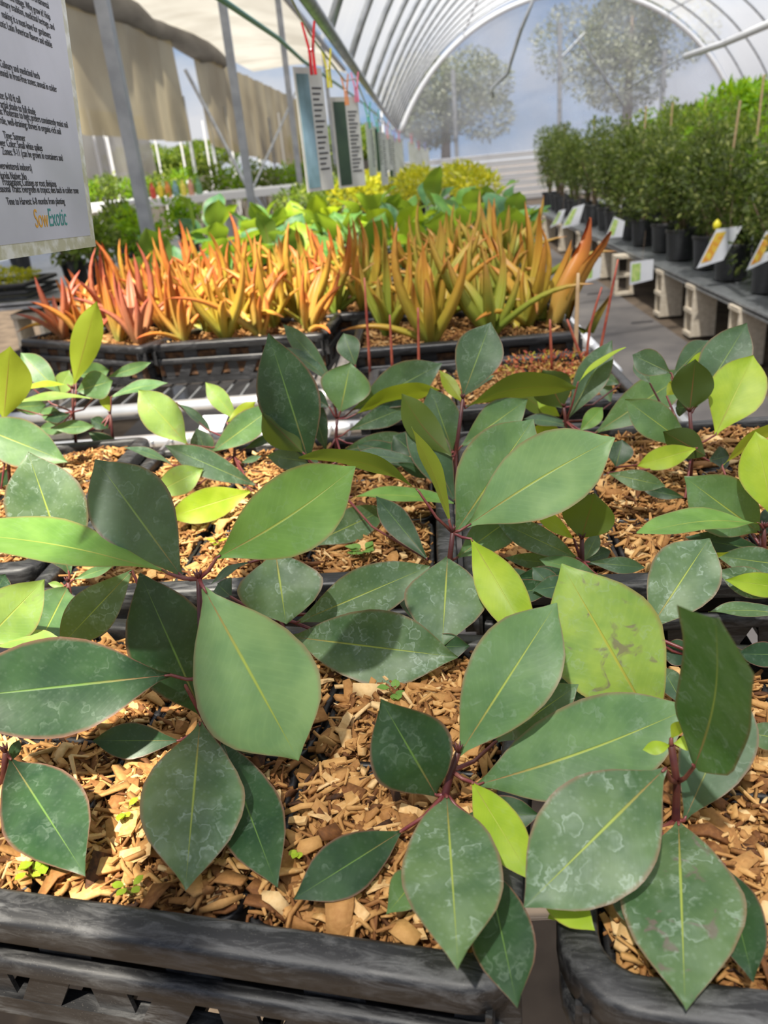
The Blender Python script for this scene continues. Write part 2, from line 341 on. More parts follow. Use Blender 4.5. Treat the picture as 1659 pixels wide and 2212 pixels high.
sl = MB().box((0, 0, 0), (xr - xl + 1.2, 0.03, 0.16)).mesh('slat', M['whitepl'])
for i in range(7): o = link('slat', sl, wb, ((xl + xr) / 2, -.08, 0.12 + i * 0.19), (math.radians(18), 0, 0))
# right side wall: white corrugated screen below the roof edge
wr = empty('wall_right', (xr, 0, 0), kind='structure')
slr = MB().box((0, 0, 0), (0.02, 26, 0.30)).mesh('panel', M['sideroof'])
for i in range(4): link('panel', slr, wr, (0.25, 12.5, 0.2 + i * 0.45), (0, math.radians(10), 0))
pm = MB().box((0, 0, 1.1), (0.06, 0.06, 2.2)).mesh('post', M['steel'])
for i in range(9): link('post', pm, wr, (0.0, 3.2 + i * 2.4, 0))

# ------------------------------------------------------------------ neighbouring bay on the left
lb = empty('side_bay_frame', (0, 0, 0), 'row of grey steel posts, gutter pipe and crossed cables beside the tunnel', 'greenhouse frame', kind='structure')
for px, py, d in ((270, 250, 5.0), (516, 250, 8.3), (628, 230, 11.6), (713, 250, 15.0)):
    q = onX(px, py, -1.75 - .0)
    MB().box((q.x, q.y, 2.0), (0.075, 0.075, 4.0)).obj('post', M['steel'], lb)
for px in (415, 462, 497, 590):
    q = onX(px, 330, -4.5)
    MB().box((q.x, q.y, 1.5), (0.06, 0.06, 3.0)).obj('post', M['steel'], lb)
for px in (238, 395, 560, 620):
    q = onX(px, 330, -7.5)
    MB().box((q.x, q.y, 1.3), (0.05, 0.05, 2.6)).obj('post', M['whitepl'], lb)
MB().tube([(-1.75, -1, 3.85), (-1.75, 25, 3.85)], 0.05, 10).obj('gutter_pipe', M['steel'], lb, True)
MB().tube([onX(400, 150, -3.0), onX(540, 415, -2.4)], .028, 6).obj('cable', M['galv'], lb)
MB().tube([onX(665, 140, -1.75), onX(540, 420, -2.6)], .02, 6).obj('cable', M['galv'], lb)
MB().tube([onX(540, 405, -2.6), onX(600, 500, -2.2)], .02, 6).obj('cable', M['galv'], lb)
# rolled up shade tube
roll_ = MB().tube([(-4.5 + .05 * math.sin(i * 1.7), 0.5 + i * 1.2, 4.05 + .05 * math.sin(i * 2.3)) for i in range(19)], [0.2 + .05 * math.sin(i * 1.3) for i in range(19)], 12)
st(tag(roll_.obj('shade_roll', simple('dark_grey_shade_roll', (0.13, 0.12, 0.115), 0.8, col2=(0.22, 0.21, 0.20), scale=3, stretch=(1, .3, 1)), None, True), 'dark grey rolled shade cloth running under the cream side roof', 'shade roll'))
def cloth(name, P0, P1, ztop, zbot, mat, amp=0.05, nw=9, sag=0.0, label=None, cat=None):
    vs = []; nx, nzz = 60, 16; P0 = Vector(P0); P1 = Vector(P1); d = P1 - P0; nrm = Vector((d.y, -d.x, 0)).normalized()
    for i in range(nx + 1):
        u = i / nx
        for j in range(nzz + 1):
            w = j / nzz; zb = zbot(u) if callable(zbot) else zbot
            z = ztop + (zb - ztop) * w
            off = amp * math.sin(u * nw * 6.283 + 1.5 * w) * (0.4 + .6 * w) + amp * .5 * math.sin(u * nw * 2.3 * 6.283)
            p = P0 + d * u + nrm * off; vs.append((p.x, p.y, z))
    fs = [(i * (nzz + 1) + j, (i + 1) * (nzz + 1) + j, (i + 1) * (nzz + 1) + j + 1, i * (nzz + 1) + j + 1) for i in range(nx) for j in range(nzz)]
    o = MB().add(vs, fs).obj(name, mat, None, True); return tag(o, label, cat)
Q = lambda px: onX(px, 290, -4.5).y
cloth('shade_curtain', (-4.5, 7, 0), (-4.5, Q(405), 0), 3.95, lambda u: onX(160 + 245 * u, 300 - 6 * math.sin(u * 5), -4.5).z, M['tan'], .06, 5, label='tan shade curtain hanging between the near steel posts', cat='curtain')
cloth('shade_curtain', (-4.5, Q(425) + .8, 0), (-4.5, 36, 0), 3.95, lambda u: 2.15 - .9 * u, M['tan'], .06, 9, label='tan shade curtain hanging beyond the crossed cables', cat='curtain')
# cream roof film of the side bay
vs = []; nn = 14
for j in range(41):
    y = -1 + j * 0.68
    for i in range(nn + 1):
        u = i / nn; x = -1.75 - 2.75 * u; z = 3.85 + .30 * u + 0.18 * math.sin(u * math.pi) + .06 * math.sin(y * 1.7 + u * 4) * math.sin(u * math.pi)
        vs.append((x, y, z))
fs = [(j * (nn + 1) + i, j * (nn + 1) + i + 1, (j + 1) * (nn + 1) + i + 1, (j + 1) * (nn + 1) + i) for j in range(40) for i in range(nn)]
st(MB().add(vs, fs).obj('ceiling_side_bay', M['sideroof'], None, True))
# green line
MB().tube([(-.62, -1.4, 2.75), onX(455, -15, -.62), onX(480, 0, -.62), onX(600, 82, -.62), onX(655, 132, -.64), onX(740, 190, -.62), onX(815, 246, -.62), onX(850, 283, -.62)], 0.011, 8).obj('hose', simple('green_hose', (0.05, 0.20, 0.15), .4), ceil, True)

# ------------------------------------------------------------------ tables
ORD = ['first', 'second', 'third', 'fourth', 'fifth', 'sixth', 'seventh', 'eighth', 'ninth', 'tenth', 'eleventh', 'twelfth', 'thirteenth', 'fourteenth', 'fifteenth', 'sixteenth', 'seventeenth', 'eighteenth']
def table(x0, x1, y0, y1, z, label):
    t = empty('bench_table', ((x0 + x1) / 2, (y0 + y1) / 2, 0), label, 'table')
    w, d = x1 - x0, y1 - y0
    for (a, b) in (((-w / 2, -d / 2), (w / 2, -d / 2)), ((-w / 2, d / 2), (w / 2, d / 2)), ((-w / 2, -d / 2), (-w / 2, d / 2)), ((w / 2, -d / 2), (w / 2, d / 2))):
        MB().tube([(a[0], a[1], z - .02), (b[0], b[1], z - .02)], 0.022, 10).obj('rail', M['bright'], t, True)
    n = int(w / 0.05); bar = MB().box((0, 0, z - .006), (0.006, d, 0.006)).mesh('wire', M['galv'])
    for i in range(1, n): link('wire', bar, t, (-w / 2 + i * w / n, 0, 0))
    n = int(d / 0.25); bar = MB().box((0, 0, z - .014), (w, 0.010, 0.010)).mesh('crossbar', M['galv'])
    for i in range(1, n): link('crossbar', bar, t, (0, -d / 2 + i * d / n, 0))
    leg = MB().box((0, 0, (z - .04) / 2), (0.045, 0.045, z - .04)).mesh('leg', M['galv'])
    for sx in (-1, 1):
        for sy in (-1, 1): link('leg', leg, t, (sx * (w / 2 - .05), sy * (d / 2 - .05), 0))
    return t
table(-1.35, 0.56, 0.50, 1.86, 0.965, 'metal mesh bench table under the glossy green seedlings')
table(-1.35, 0.52, 2.17, 6.6, 0.965, 'metal mesh bench table under the orange aloes')

# ------------------------------------------------------------------ wood chips
def chip_mesh(name, areas, n, smin, smax, seed, zj=0.012, seg=2):
    r = np.random.RandomState(seed)
    V = []; T = []; F = []; ns = seg + 1
    # areas: list of (cx, cy, w, d, rot, z)
    wts = np.array([a[2] * a[3] for a in areas]); wts = wts / wts.sum(); pick = r.choice(len(areas), n, p=wts)
    A = np.array([a for a in areas]); a = A[pick]
    ux = (r.rand(n) - .5) * a[:, 2]; uy = (r.rand(n) - .5) * a[:, 3]
    cx = a[:, 0] + ux * np.cos(a[:, 4]) - uy * np.sin(a[:, 4]); cy = a[:, 1] + ux * np.sin(a[:, 4]) + uy * np.cos(a[:, 4])
    cz = a[:, 5] + r.rand(n) ** 1.5 * zj + 0.004 * np.sin(cx * 43) * np.sin(cy * 37)
    Lh = (smin + (smax - smin) * r.rand(n) ** 2.2) / 2; Wd = Lh * (0.07 + 0.42 * r.rand(n) ** 1.9); Th = 0.0006 + 0.0010 * r.rand(n)
    yawa = r.rand(n) * 6.283; pit = r.randn(n) * 0.33; rol = r.randn(n) * 0.5; cur = r.randn(n) * 0.35 * Lh
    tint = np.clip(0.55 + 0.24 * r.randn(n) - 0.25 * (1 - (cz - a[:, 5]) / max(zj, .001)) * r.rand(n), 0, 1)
    s = np.linspace(-1, 1, ns)
    pts = np.zeros((n, ns, 4, 3))
    for k in range(ns):
        x = s[k] * Lh; bend = cur * (1 - s[k] ** 2); ww = Wd * (1 - 0.35 * s[k] ** 2 * r.rand(n)) * (0.75 + 0.5 * r.rand(n)) * (0.5 + .5 * (abs(s[k]) < .99) + .4 * r.rand(n) * (abs(s[k]) > .99))
        for q, (sy, sz) in enumerate(((-1, -1), (1, -1), (1, 1), (-1, 1))):
            pts[:, k, q, 0] = x + (r.rand(n) - .5) * .25 * Wd * (abs(s[k]) > .99); pts[:, k, q, 1] = sy * ww; pts[:, k, q, 2] = bend + sz * Th
    cp, sp_, cr_, sr = np.cos(pit), np.sin(pit), np.cos(rol), np.sin(rol)
    X, Y, Z = pts[..., 0], pts[..., 1], pts[..., 2]; b = (slice(None), None, None)
    Y, Z = Y * cr_[b] - Z * sr[b], Y * sr[b] + Z * cr_[b]
    X, Z = X * cp[b] + Z * sp_[b], -X * sp_[b] + Z * cp[b]
    cyw, syw = np.cos(yawa)[b], np.sin(yawa)[b]
    X, Y = X * cyw - Y * syw, X * syw + Y * cyw
    P = np.stack([X + cx[b], Y + cy[b], Z + cz[b]], -1).reshape(-1, 3)
    base = []
    for k in range(seg):
        for q in range(4): base.append((k * 4 + q, k * 4 + (q + 1) % 4, (k + 1) * 4 + (q + 1) % 4, (k + 1) * 4 + q))
    base += [(3, 2, 1, 0), (seg * 4, seg * 4 + 1, seg * 4 + 2, seg * 4 + 3)]
    base = np.array(base); F = (base[None] + (np.arange(n) * ns * 4)[:, None, None]).reshape(-1, 4)
    me = bpy.data.meshes.new(name); me.vertices.add(len(P)); me.vertices.foreach_set('co', P.ravel())
    me.loops.add(F.size); me.loops.foreach_set('vertex_index', F.ravel().astype(np.int32))
    me.polygons.add(len(F)); me.polygons.foreach_set('loop_start', np.arange(0, F.size, 4, dtype=np.int32))
    at = me.attributes.new('tint', 'FLOAT', 'POINT'); at.data.foreach_set('value', np.repeat(tint, ns * 4).astype(np.float32))
    me.update(calc_edges=True); me.materials.append(M['chip']); return me
def single_chip(seed):
    r = random.Random(seed); L_ = r.uniform(.007, .013); w = L_ * r.uniform(.25, .55); th = r.uniform(.0007, .0014); c = r.uniform(-.3, .45) * L_
    vs = []; ns = 4
    for k in range(ns):
        s = -1 + 2 * k / (ns - 1)
        for (a, b) in ((-1, -1), (1, -1), (1, 1), (-1, 1)): vs.append((s * L_ + r.uniform(-.1, .1) * L_, a * w * r.uniform(.55, 1.1), c * (1 - s * s) + b * th))
    fs = [(k * 4 + q, k * 4 + (q + 1) % 4, (k + 1) * 4 + (q + 1) % 4, (k + 1) * 4 + q) for k in range(ns - 1) for q in range(4)] + [(3, 2, 1, 0), (12, 13, 14, 15)]
    me = MB().add(vs, fs).mesh('wood_chip', M['chip']); at = me.attributes.new('tint', 'FLOAT', 'POINT'); t_ = r.uniform(.45, .95); at.data.foreach_set('value', [t_] * len(vs)); return me
CHIPS = [single_chip(s) for s in range(14)]

# ------------------------------------------------------------------ trays and pots
RIMZ = 1.10
def tray(cx, cy, w, d, rot, label, rad=0.03, slats=True, z=RIMZ, h=0.125, mat='plastic', group='black nursery trays'):
    t = empty('nursery_tray', (cx, cy, z - h), label, 'tray', group); t.rotation_euler = (0, 0, rot)
    f = rrect(w, d, rad, 6)
    MB().loop(f, [(-.024, h - .004), (-.0225, h + .000), (-.019, h + .0015), (-.004, h - .001), (0.0, h - .003), (.001, h - .006), (.002, h - .022), (-.001, h - .0235), (-.003, h - .021), (-.004, h - .008), (-.020, h - .008), (-.0215, h - .030), (-.024, h - .030)]).obj('rim', M[mat], t, True)
    MB().loop(f, [(-.016, h - .050), (-.004, h - .046), (-.001, h - .050), (0, h - .060), (-.004, h - .066), (-.016, h - .067)]).obj('side_rail', M[mat], t, True)
    MB().loop(f, [(-.024, .020), (-.010, .020), (-.010, .0), (-.024, .0)]).obj('bottom_rail', M[mat], t)
    if slats:
        # verticals above the rail, crossed diagonal slats under it
        def wall(p, q):
            p = Vector(p); q = Vector(q); dd = (q - p); n = max(2, int(dd.length / .085)); ux = dd.normalized(); out = Vector((ux.y, -ux.x, 0))
            for i in range(n + 1):
                c = p + dd * (i / n) - out * .015; b = MB()
                m_ = Matrix((ux, out, Vector((0, 0, 1)))).transposed()
                b.box(c + Vector((0, 0, h - .042)), (.042, .004, .044), m_); b.obj('slat', M[mat], t)
            n2 = max(3, int(dd.length / .048))
            for i in range(n2):
                c = p + dd * ((i + .5) / n2) - out * (.012 if i % 2 else .016)
                tilt = math.radians(28 if i % 2 else -6); m2 = m_ @ Matrix.Rotation(tilt, 3, 'Y')
                MB().box(c + Vector((0, 0, .038)), (.029, .0035, .058), m2).obj('slat', M[mat], t)
        a, b = w / 2 - rad * .6, d / 2 - rad * .6
        wall((-a, -d / 2, 0), (a, -d / 2, 0)); wall((w / 2, -b, 0), (w / 2, b, 0)); wall((a, d / 2, 0), (-a, d / 2, 0)); wall((-w / 2, b, 0), (-w / 2, -b, 0))
    # slatted base
    nb = int(w / .03); me = MB().box((0, 0, .006), (.014, d - .03, .006)).mesh('base_bar', M[mat])
    for i in range(nb): link('base_bar', me, t, (-w / 2 + .03 + i * (w - .06) / (nb - 1), 0, 0))
    return t
def pot_mesh(w, h, z_top=0.0):
    b = MB(); f = rrect(w, w, .022, 4)
    b.loop(f, [(-.007, h - .004), (-.006, h), (-.001, h + .001), (0, h - .002), (0, h - .012), (-.003, h - .013), (-.020, 0.0), (-.024, 0.0), (-.010, h - .016)])
    o = rrect(w, w, .022, 4)(-.021); n = len(o); b.add([(p[0], p[1], .002) for p in o], [tuple(range(n))])
    return b.mesh('nursery_pot', M['plastic2'], True)
potcount = 0
def potted_tray(cx, cy, nx, ny, rot, name, pw=.162, chips=6000, seed=1, singles=0, rad=.03, smax=.034, front=None, slats=True, labels=True):
    global potcount
    w, d = nx * pw + .052, ny * pw + .052; t = tray(cx, cy, w, d, rot, name[0], rad, slats)
    me = pot_mesh(pw - .003, .098); ca, sa = math.cos(rot), math.sin(rot); areas = []
    rows = ['front row', 'second row', 'third row', 'fourth row']
    for j in range(ny):
        for i in range(nx):
            lx, ly = (i - (nx - 1) / 2) * pw, (j - (ny - 1) / 2) * pw
            x, y = cx + lx * ca - ly * sa, cy + lx * sa + ly * ca
            o = link('nursery_pot', me, None, (x, y, RIMZ - .125 + .0115)); o.rotation_euler = (0, 0, rot)
            tag(o, 'square black pot, %s from the left in the %s of the %s' % (ORD[i], rows[j], name[1]), 'pot', 'square black pots in the trays')
            areas.append((x, y, pw - .030, pw - .030, rot, RIMZ - .022))
    root = empty('wood_chip_mulch', (cx, cy, RIMZ - .03), 'shredded orange brown wood chips covering the pots of the ' + name[1], 'mulch', kind='stuff')
    b = MB()
    for (x, y, w_, d_, r_, z_) in areas:
        n = 8; vs = []
        for q in range(n + 1):
            for p in range(n + 1):
                lx, ly = (p / n - .5) * (pw - .014), (q / n - .5) * (pw - .014); xx, yy = x + lx * ca - ly * sa - cx, y + lx * sa + ly * ca - cy
                vs.append((xx, yy, .006 + .004 * math.sin(xx * 90) * math.cos(yy * 70)))
        b.add(vs, [(q * (n + 1) + p, q * (n + 1) + p + 1, (q + 1) * (n + 1) + p + 1, (q + 1) * (n + 1) + p) for q in range(n) for p in range(n)])
    o = b.obj('mulch_bed', M['soil'], root); o['kind'] = 'stuff'
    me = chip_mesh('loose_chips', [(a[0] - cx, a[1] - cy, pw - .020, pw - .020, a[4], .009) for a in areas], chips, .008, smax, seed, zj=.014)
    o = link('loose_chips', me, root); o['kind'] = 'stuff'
    r = random.Random(seed)
    for k in range(singles):
        a = r.choice(areas[:nx * 2] if r.random() < .8 else areas)
        lx, ly = r.uniform(-.5, .5) * (pw - .026), r.uniform(-.5, .5) * (pw - .026)
        link('wood_chip', r.choice(CHIPS), root, (a[0] - cx + lx * ca - ly * sa, a[1] - cy + lx * sa + ly * ca, .0235 + r.random() * .004), (r.gauss(0, .3), r.gauss(0, .3), r.uniform(0, 6.28)))
    return areas
R_ = math.radians
T1 = (-.265 + .02, .515); 
def place(frx, fry, w, d, rot, corner='fr'):
    ca, sa = math.cos(rot), math.sin(rot); lx = -w / 2 if corner == 'fr' else w / 2; ly = d / 2
    return frx + lx * ca - ly * sa, fry + lx * sa + ly * ca
PW = .162
w3, d2 = 3 * PW + .052, 2 * PW + .052
c = place(.026, .303, w3, d2, R_(-10.4), 'fr')
potted_tray(c[0], c[1], 3, 2, R_(-10.4), ('worn black slatted tray along the lower picture edge, below the hanging leaf tips', 'worn front tray'), chips=17000, seed=11, singles=110, smax=.040)
c = place(.052, .298, w3, d2, R_(-9), 'fl')
potted_tray(c[0], c[1], 3, 2, R_(-9), ('black tray with a thick rounded corner in the lower right corner', 'rounded corner tray'), chips=14000, seed=12, singles=60, rad=.05, smax=.040)
d3 = 3 * PW + .052
potted_tray(-.245, 1.08, 3, 3, R_(-1), ('black tray behind the worn front tray, under the tall dark leaf', 'middle tray'), chips=15000, seed=13, singles=50)
potted_tray(.305, 1.03, 3, 3, R_(-2), ('black tray behind the rounded corner tray, holding the bright lime leaved plants', 'middle right tray'), chips=15000, seed=14, singles=40)
potted_tray(-.805, 1.16, 3, 3, R_(1), ('black tray at the left edge beside the diagonal double rim', 'left tray'), chips=9000, seed=15, singles=20)
potted_tray(-.70 - .33, .60, 3, 3, R_(0), ('black tray beside the worn front tray, mostly outside the frame', 'outer left tray'), chips=4000, seed=16, slats=False)
potted_tray(.135, 1.64, 3, 2, R_(0), ('black tray of small red stemmed succulents before the aloes', 'succulent tray'), chips=5000, seed=17)

# ------------------------------------------------------------------ seedlings with glossy leaves
PROF = [(0, .04), (.06, .12), (.14, .31), (.25, .60), (.38, .86), (.5, .985), (.58, 1.0), (.68, .93), (.78, .75), (.86, .51), (.92, .28), (.965, .11), (1, .012)]
def pw_(s):
    for (a, b), (c_, d_) in zip(PROF, PROF[1:]):
        if s <= c_:
            k = (s - a) / (c_ - a); return b + (d_ - b) * k
    return 0
def leaf_mesh(B, T, side, nrm, Wd, arch_=.06, fold=.10, wave=.02, seed=0, mat='g', shape=0, tw=0.0, sb=0.0, blunt=0):
    """a leaf blade from B to T: half width Wd/2 along side, arched along nrm; returns a mesh local to B"""
    r = random.Random(seed); ax = T - B; Ln = ax.length; axn = ax.normalized(); nu, nv = 8, 18
    vs = []; uvs = []; p1, p2 = r.uniform(0, 6.28), r.uniform(0, 6.28)
    for j in range(nv + 1):
        s = j / nv; s2 = s ** (1.0 + shape)
        w = (min(1, .15 + s * 4.5, (1.0 - s) * 9 + .02) if blunt else pw_(s2)) * Wd / 2 * (1 + .03 * math.sin(s * 9 + p1))
        c = ax * s + nrm * (arch_ * Ln * math.sin(math.pi * s) * (1.05 - .25 * s)) + side * (sb * Ln * math.sin(math.pi * s))
        ang = tw * (s - .3); sd_ = side * math.cos(ang) + nrm * math.sin(ang); nn = nrm * math.cos(ang) - side * math.sin(ang)
        for i in range(nu + 1):
            u = -1 + 2 * i / nu
            h = fold * Wd * (abs(u) ** 1.3 - .25) * min(1, w / (Wd * .25 + 1e-6)) * .5 + wave * Wd * math.sin(s * 11 + p2 + (2 if u > 0 else 0)) * u * u
            p = c + sd_ * (w * u) + nn * h
            vs.append(tuple(p)); uvs.append((.5 + u / 2, s))
    fs = [(j * (nu + 1) + i, j * (nu + 1) + i + 1, (j + 1) * (nu + 1) + i + 1, (j + 1) * (nu + 1) + i) for j in range(nv) for i in range(nu)]
    me = bpy.data.meshes.new('leaf'); me.from_pydata(vs, [], fs); ul = me.uv_layers.new(name='UVMap')
    idx = [i for f in fs for i in f]; ul.data.foreach_set('uv', [c_ for i in idx for c_ in uvs[i]])
    me.materials.append(M[mat]); me.shade_smooth(); return me
lseed = 0
LOG = []
def put_leaf(plant, org, node, h0, bx, by, tx, ty, wpx, dd, mat='g', u=0, arch_=.07, fold=.12, nodeh=0, shape=0, sb=0.0, tw=0.0, flip=0, bd=0.0, wmax=.43, blunt=0):
    """one leaf: its base and tip are points in the house, dd metres apart in depth"""
    global lseed; lseed += 1
    B = onh(bx, by, h0 + bd); T = onh(tx, ty, h0 + bd + dd)
    zmin = RIMZ + .012
    if B.z < RIMZ + .003 and abs(B.x) < .6 and B.y < 1.3: B = onz(bx, by, RIMZ + .003)
    if T.z < zmin and abs(T.x) < .6:
        T = onz(tx, ty, zmin)
    mid = (B + T) / 2; view = (EYE - mid).normalized(); ax = (T - B); Ln = ax.length; axn = ax.normalized()
    depth = (mid - EYE).dot(FW); want = wpx * depth / FPX
    # side direction that faces the eye fully
    s0 = axn.cross(view).normalized(); n0 = s0.cross(axn).normalized()   # n0 towards the eye
    app = (ax - view * ax.dot(view)).length
    nat = want if want > (.24 if wmax == .43 else wmax * .8) * Ln else (min(wmax, .38)) * Ln
    th = math.acos(min(1, want / nat))
    best = None
    for sg in (1, -1):
        a = th * sg
        if u: nrm = -n0 * math.cos(a) + s0 * math.sin(a); sd_ = s0 * math.cos(a) + n0 * math.sin(a)
        else: nrm = n0 * math.cos(a) - s0 * math.sin(a); sd_ = s0 * math.cos(a) + n0 * math.sin(a)
        if best is None or (nrm.z > best[0]) != bool(flip): best = (nrm.z, nrm, sd_)
    nrm, sd_ = best[1], best[2]
    # orient so that side x axis = nrm (upper face = front face)
    if axn.cross(sd_).dot(nrm) > 0: sd_ = -sd_
    me = leaf_mesh(Vector((0, 0, 0)), ax, sd_, nrm, nat, arch_, fold, .03, lseed, mat, shape, tw, sb, blunt)
    o = link('leaf', me, plant, B - org)
    # petiole from the node
    if node is not None and (node - B).length > .004:
        d = (B - node); m1 = node + d * .5 + Vector((0, 0, -.10 * d.length)); pts = [node - B, m1 - B, Vector((0, 0, 0)), ax * .03 + nrm * .002]
        MB().tube(pts, [.0019, .0016, .0014, .0008], 6).obj('petiole', M['pet'], o, True)
    LOG.append((lseed, mat, round(Ln, 3), round(nat, 3), round(B.z, 3), round(T.z, 3)))
    return o
def seedling(base, nodes, label, leaves, zb=RIMZ - .012, tip_bud=True, thick=.0030):
    """base: where the stem leaves the mulch; nodes: the forks of the stem, listed from the top down"""
    G = onz(base[0], base[1], zb); h0 = (G - EYE).dot(HV)
    p = empty('glossy_seedling', G, label, 'plant', 'glossy green seedlings in the trays')
    NP = [onh(n[0], n[1], h0 + (n[2] if len(n) > 2 else 0)) for n in nodes]
    pts = [v - G for v in reversed(NP)]
    path = [Vector((0, 0, -.01))] + pts
    if (path[1] - path[0]).length < .003: path = path[1:]
    MB().tube(path, [thick * (1.15 - .35 * i / max(1, len(path) - 1)) for i in range(len(path))], 8).obj('stem', M['stem'], p, True)
    if tip_bud:
        b = MB(); top = NP[0] - G
        for k in range(6):
            a = k * 1.05; d = Vector((math.cos(a) * .5, math.sin(a) * .5, 1)).normalized(); b.tube([top, top + d * .004, top + d * .0085], [.0013, .0013, .0003], 5)
        b.obj('bud', M['stem'], p, True)
    for lf in leaves:
        k = lf[0]; node = NP[k] if k is not None else None
        nh = h0 + (nodes[k][2] if k is not None and len(nodes[k]) > 2 else 0)
        kw = lf[8] if len(lf) > 8 else {}
        put_leaf(p, G, node, nh, *lf[1:8], **kw)
    return p
U = dict(u=1)
def X(**k): return k
seedling((447, 1610), [(430, 1250), (437, 1466), (443, 1560)], 'large seedling with a broad smooth pale leaf pointing down to the right', [
    (0, 440, 1270, 645, 1643, 268, -.055, 'w', X(arch_=.04, fold=.06, bd=-.01)),
    (0, 468, 1205, 768, 1008, 178, .025, 'b', X(sb=.03)),
    (0, 392, 1245, 207, 992, 172, .05, 'd', X(bd=.01, fold=.05)),
    (0, 362, 1238, -150, 1145, 98, -.02, 'b', X(arch_=.05)),
    (2, 440, 1552, 302, 1238, 178, .02, 'D', X(bd=.02)),
    (1, 368, 1458, -120, 1510, 215, -.05, 'D', X(fold=.1, arch_=.05)),
    (2, 432, 1562, 400, 1922, 212, -.13, 'p', X(arch_=.08, fold=.06, bd=-.03)),
    (2, 480, 1600, 598, 1916, 140, -.105, 'D', X(bd=-.01, arch_=.02, fold=.05)),
    (2, 388, 1600, 200, 1600, 75, .01, 'D', X(bd=.01)),
    (2, 482, 1605, 605, 1590, 60, .01, 'D', X(bd=.01)),
    (2, 285, 1232, 128, 1398, 98, -.02, 'p', X(bd=.06, shape=-.1)),
])
seedling((-5, 1720), [(12, 1625), (10, 1660)], 'seedling at the left edge with one dark leaf above the yellow weed', [
    (0, 22, 1638, 184, 1890, 168, -.05, 'D', X(arch_=.05)), (1, 18, 1650, 42, 1598, 24, .02, 'D')])
seedling((152, 1330), [(148, 1258)], 'seedling with a pale spotted leaf standing before the left rim', [
    (0, 146, 1268, 72, 1415, 130, -.03, 'g'),
    (0, 150, 1240, 60, 976, 168, .05, 'p', X(shape=-.05)),
    (0, 140, 1266, 104, 1260, 14, 0, 'l', X(wmax=.3)),
    (0, 158, 1252, 245, 1222, 22, .02, 'g'),
    (0, 140, 1280, 118, 1300, 16, -.01, 'g'),
])
seedling((-60, 1480), [(-45, 1390)], 'seedling at the left edge with pale lime leaves and a round end', [
    (0, -40, 1392, 96, 1252, 118, .03, 'l', X(shape=-.15, wmax=.4)), (0, -30, 1400, 128, 1378, 36, 0, 'l'), (0, -40, 1330, 12, 1240, 60, .05, 'D')])
seedling((968, 1335), [(978, 1150), (972, 1205)], 'seedling with two large pale upright leaves in the centre and a lime leaf hanging', [
    (0, 1008, 1137, 1328, 945, 178, .02, 'w', X(sb=-.02, fold=.06)),
    (0, 982, 1152, 1152, 905, 172, .05, 'g', X(bd=.012)),
    (0, 1018, 1164, 1156, 1400, 98, -.05, 'y', X(arch_=.10, fold=.2)),
    (1, 967, 1204, 955, 1396, 170, -.06, 'p', X(arch_=.12)),
    (0, 970, 1125, 888, 922, 34, .03, 'l', X(u=1, arch_=.04)),
    (0, 905, 1062, 645, 988, 36, .02, 'b', X(u=1, arch_=.12)),
    (1, 985, 1206, 1130, 1100, 88, .04, 'g', X(bd=.015)),
    (1, 975, 1205, 960, 1240, 30, -.01, 'D'),
])
seedling((700, 1130), [(690, 1010), (650, 1130)], 'seedling with a tall dark pointed leaf standing in the centre of the middle tray', [
    (0, 668, 1000, 580, 720, 130, .03, 'D', X(arch_=.03, fold=.05, shape=-.1)),
    (0, 655, 978, 566, 892, 78, .01, 'b', X(u=1, arch_=.1, fold=.3, bd=-.01)),
    (0, 690, 1000, 576, 985, 52, .02, 'd', X(shape=-.2)),
    (0, 740, 990, 905, 1000, 30, .02, 'd'),
    (1, 655, 1182, 838, 1098, 72, .03, 'p', X(bd=-.02)),
    (0, 756, 1075, 980, 1086, 34, .0, 'b', X(bd=-.05, arch_=.06)),
    (0, 925, 1210, 812, 1072, 58, .02, 'D', X(u=0, bd=-.10, arch_=.06)),
])
seedling((605, 1400), [(590, 1190), (600, 1330)], 'seedling behind the broad pale leaf, its marked leaves spreading right', [
    (0, 595, 1190, 618, 1348, 182, -.05, 'p', X(arch_=.12)),
    (1, 640, 1345, 930, 1222, 112, .02, 'p', X(bd=-.01)),
    (1, 628, 1375, 990, 1420, 158, -.02, 'p', X(bd=-.02, fold=.22, arch_=.08)),
    (0, 540, 1215, 455, 1262, 18, .0, 'd'),
    (1, 500, 1290, 470, 1262, 60, .03, 'D', X(bd=.03)),
    (1, 840, 1275, 918, 1362, 34, -.02, 'D', X(bd=.06)),
    (1, 905, 1400, 1015, 1395, 60, .01, 'D', X(bd=.05)),
])
seedling((728, 990), [(728, 905), (726, 945)], 'small seedling with a round pale leaf behind the tall dark leaf', [
    (0, 735, 890, 757, 783, 108, .03, 'g', X(shape=-.1, wmax=.5)),
    (0, 768, 790, 742, 720, 52, .03, 'd', X(bd=.04)),
    (0, 715, 815, 612, 700, 42, .06, 'd', X(bd=.03)),
    (0, 712, 825, 608, 750, 30, .03, 'd', X(bd=.02)),
    (0, 762, 885, 955, 785, 88, .04, 'd', X(bd=.02)),
    (0, 768, 895, 950, 842, 42, .0, 'y', X(u=1, arch_=.1)),
    (1, 752, 930, 900, 870, 50, .03, 'd'),
    (1, 705, 975, 668, 850, 45, .03, 'D'),
    (1, 735, 975, 890, 945, 50, .02, 'd'),
    (0, 712, 880, 664, 850, 40, .03, 'D'),
    (1, 745, 1000, 880, 1000, 40, -.01, 'd'),
    (1, 770, 960, 880, 1010, 50, -.03, 'D'),
])
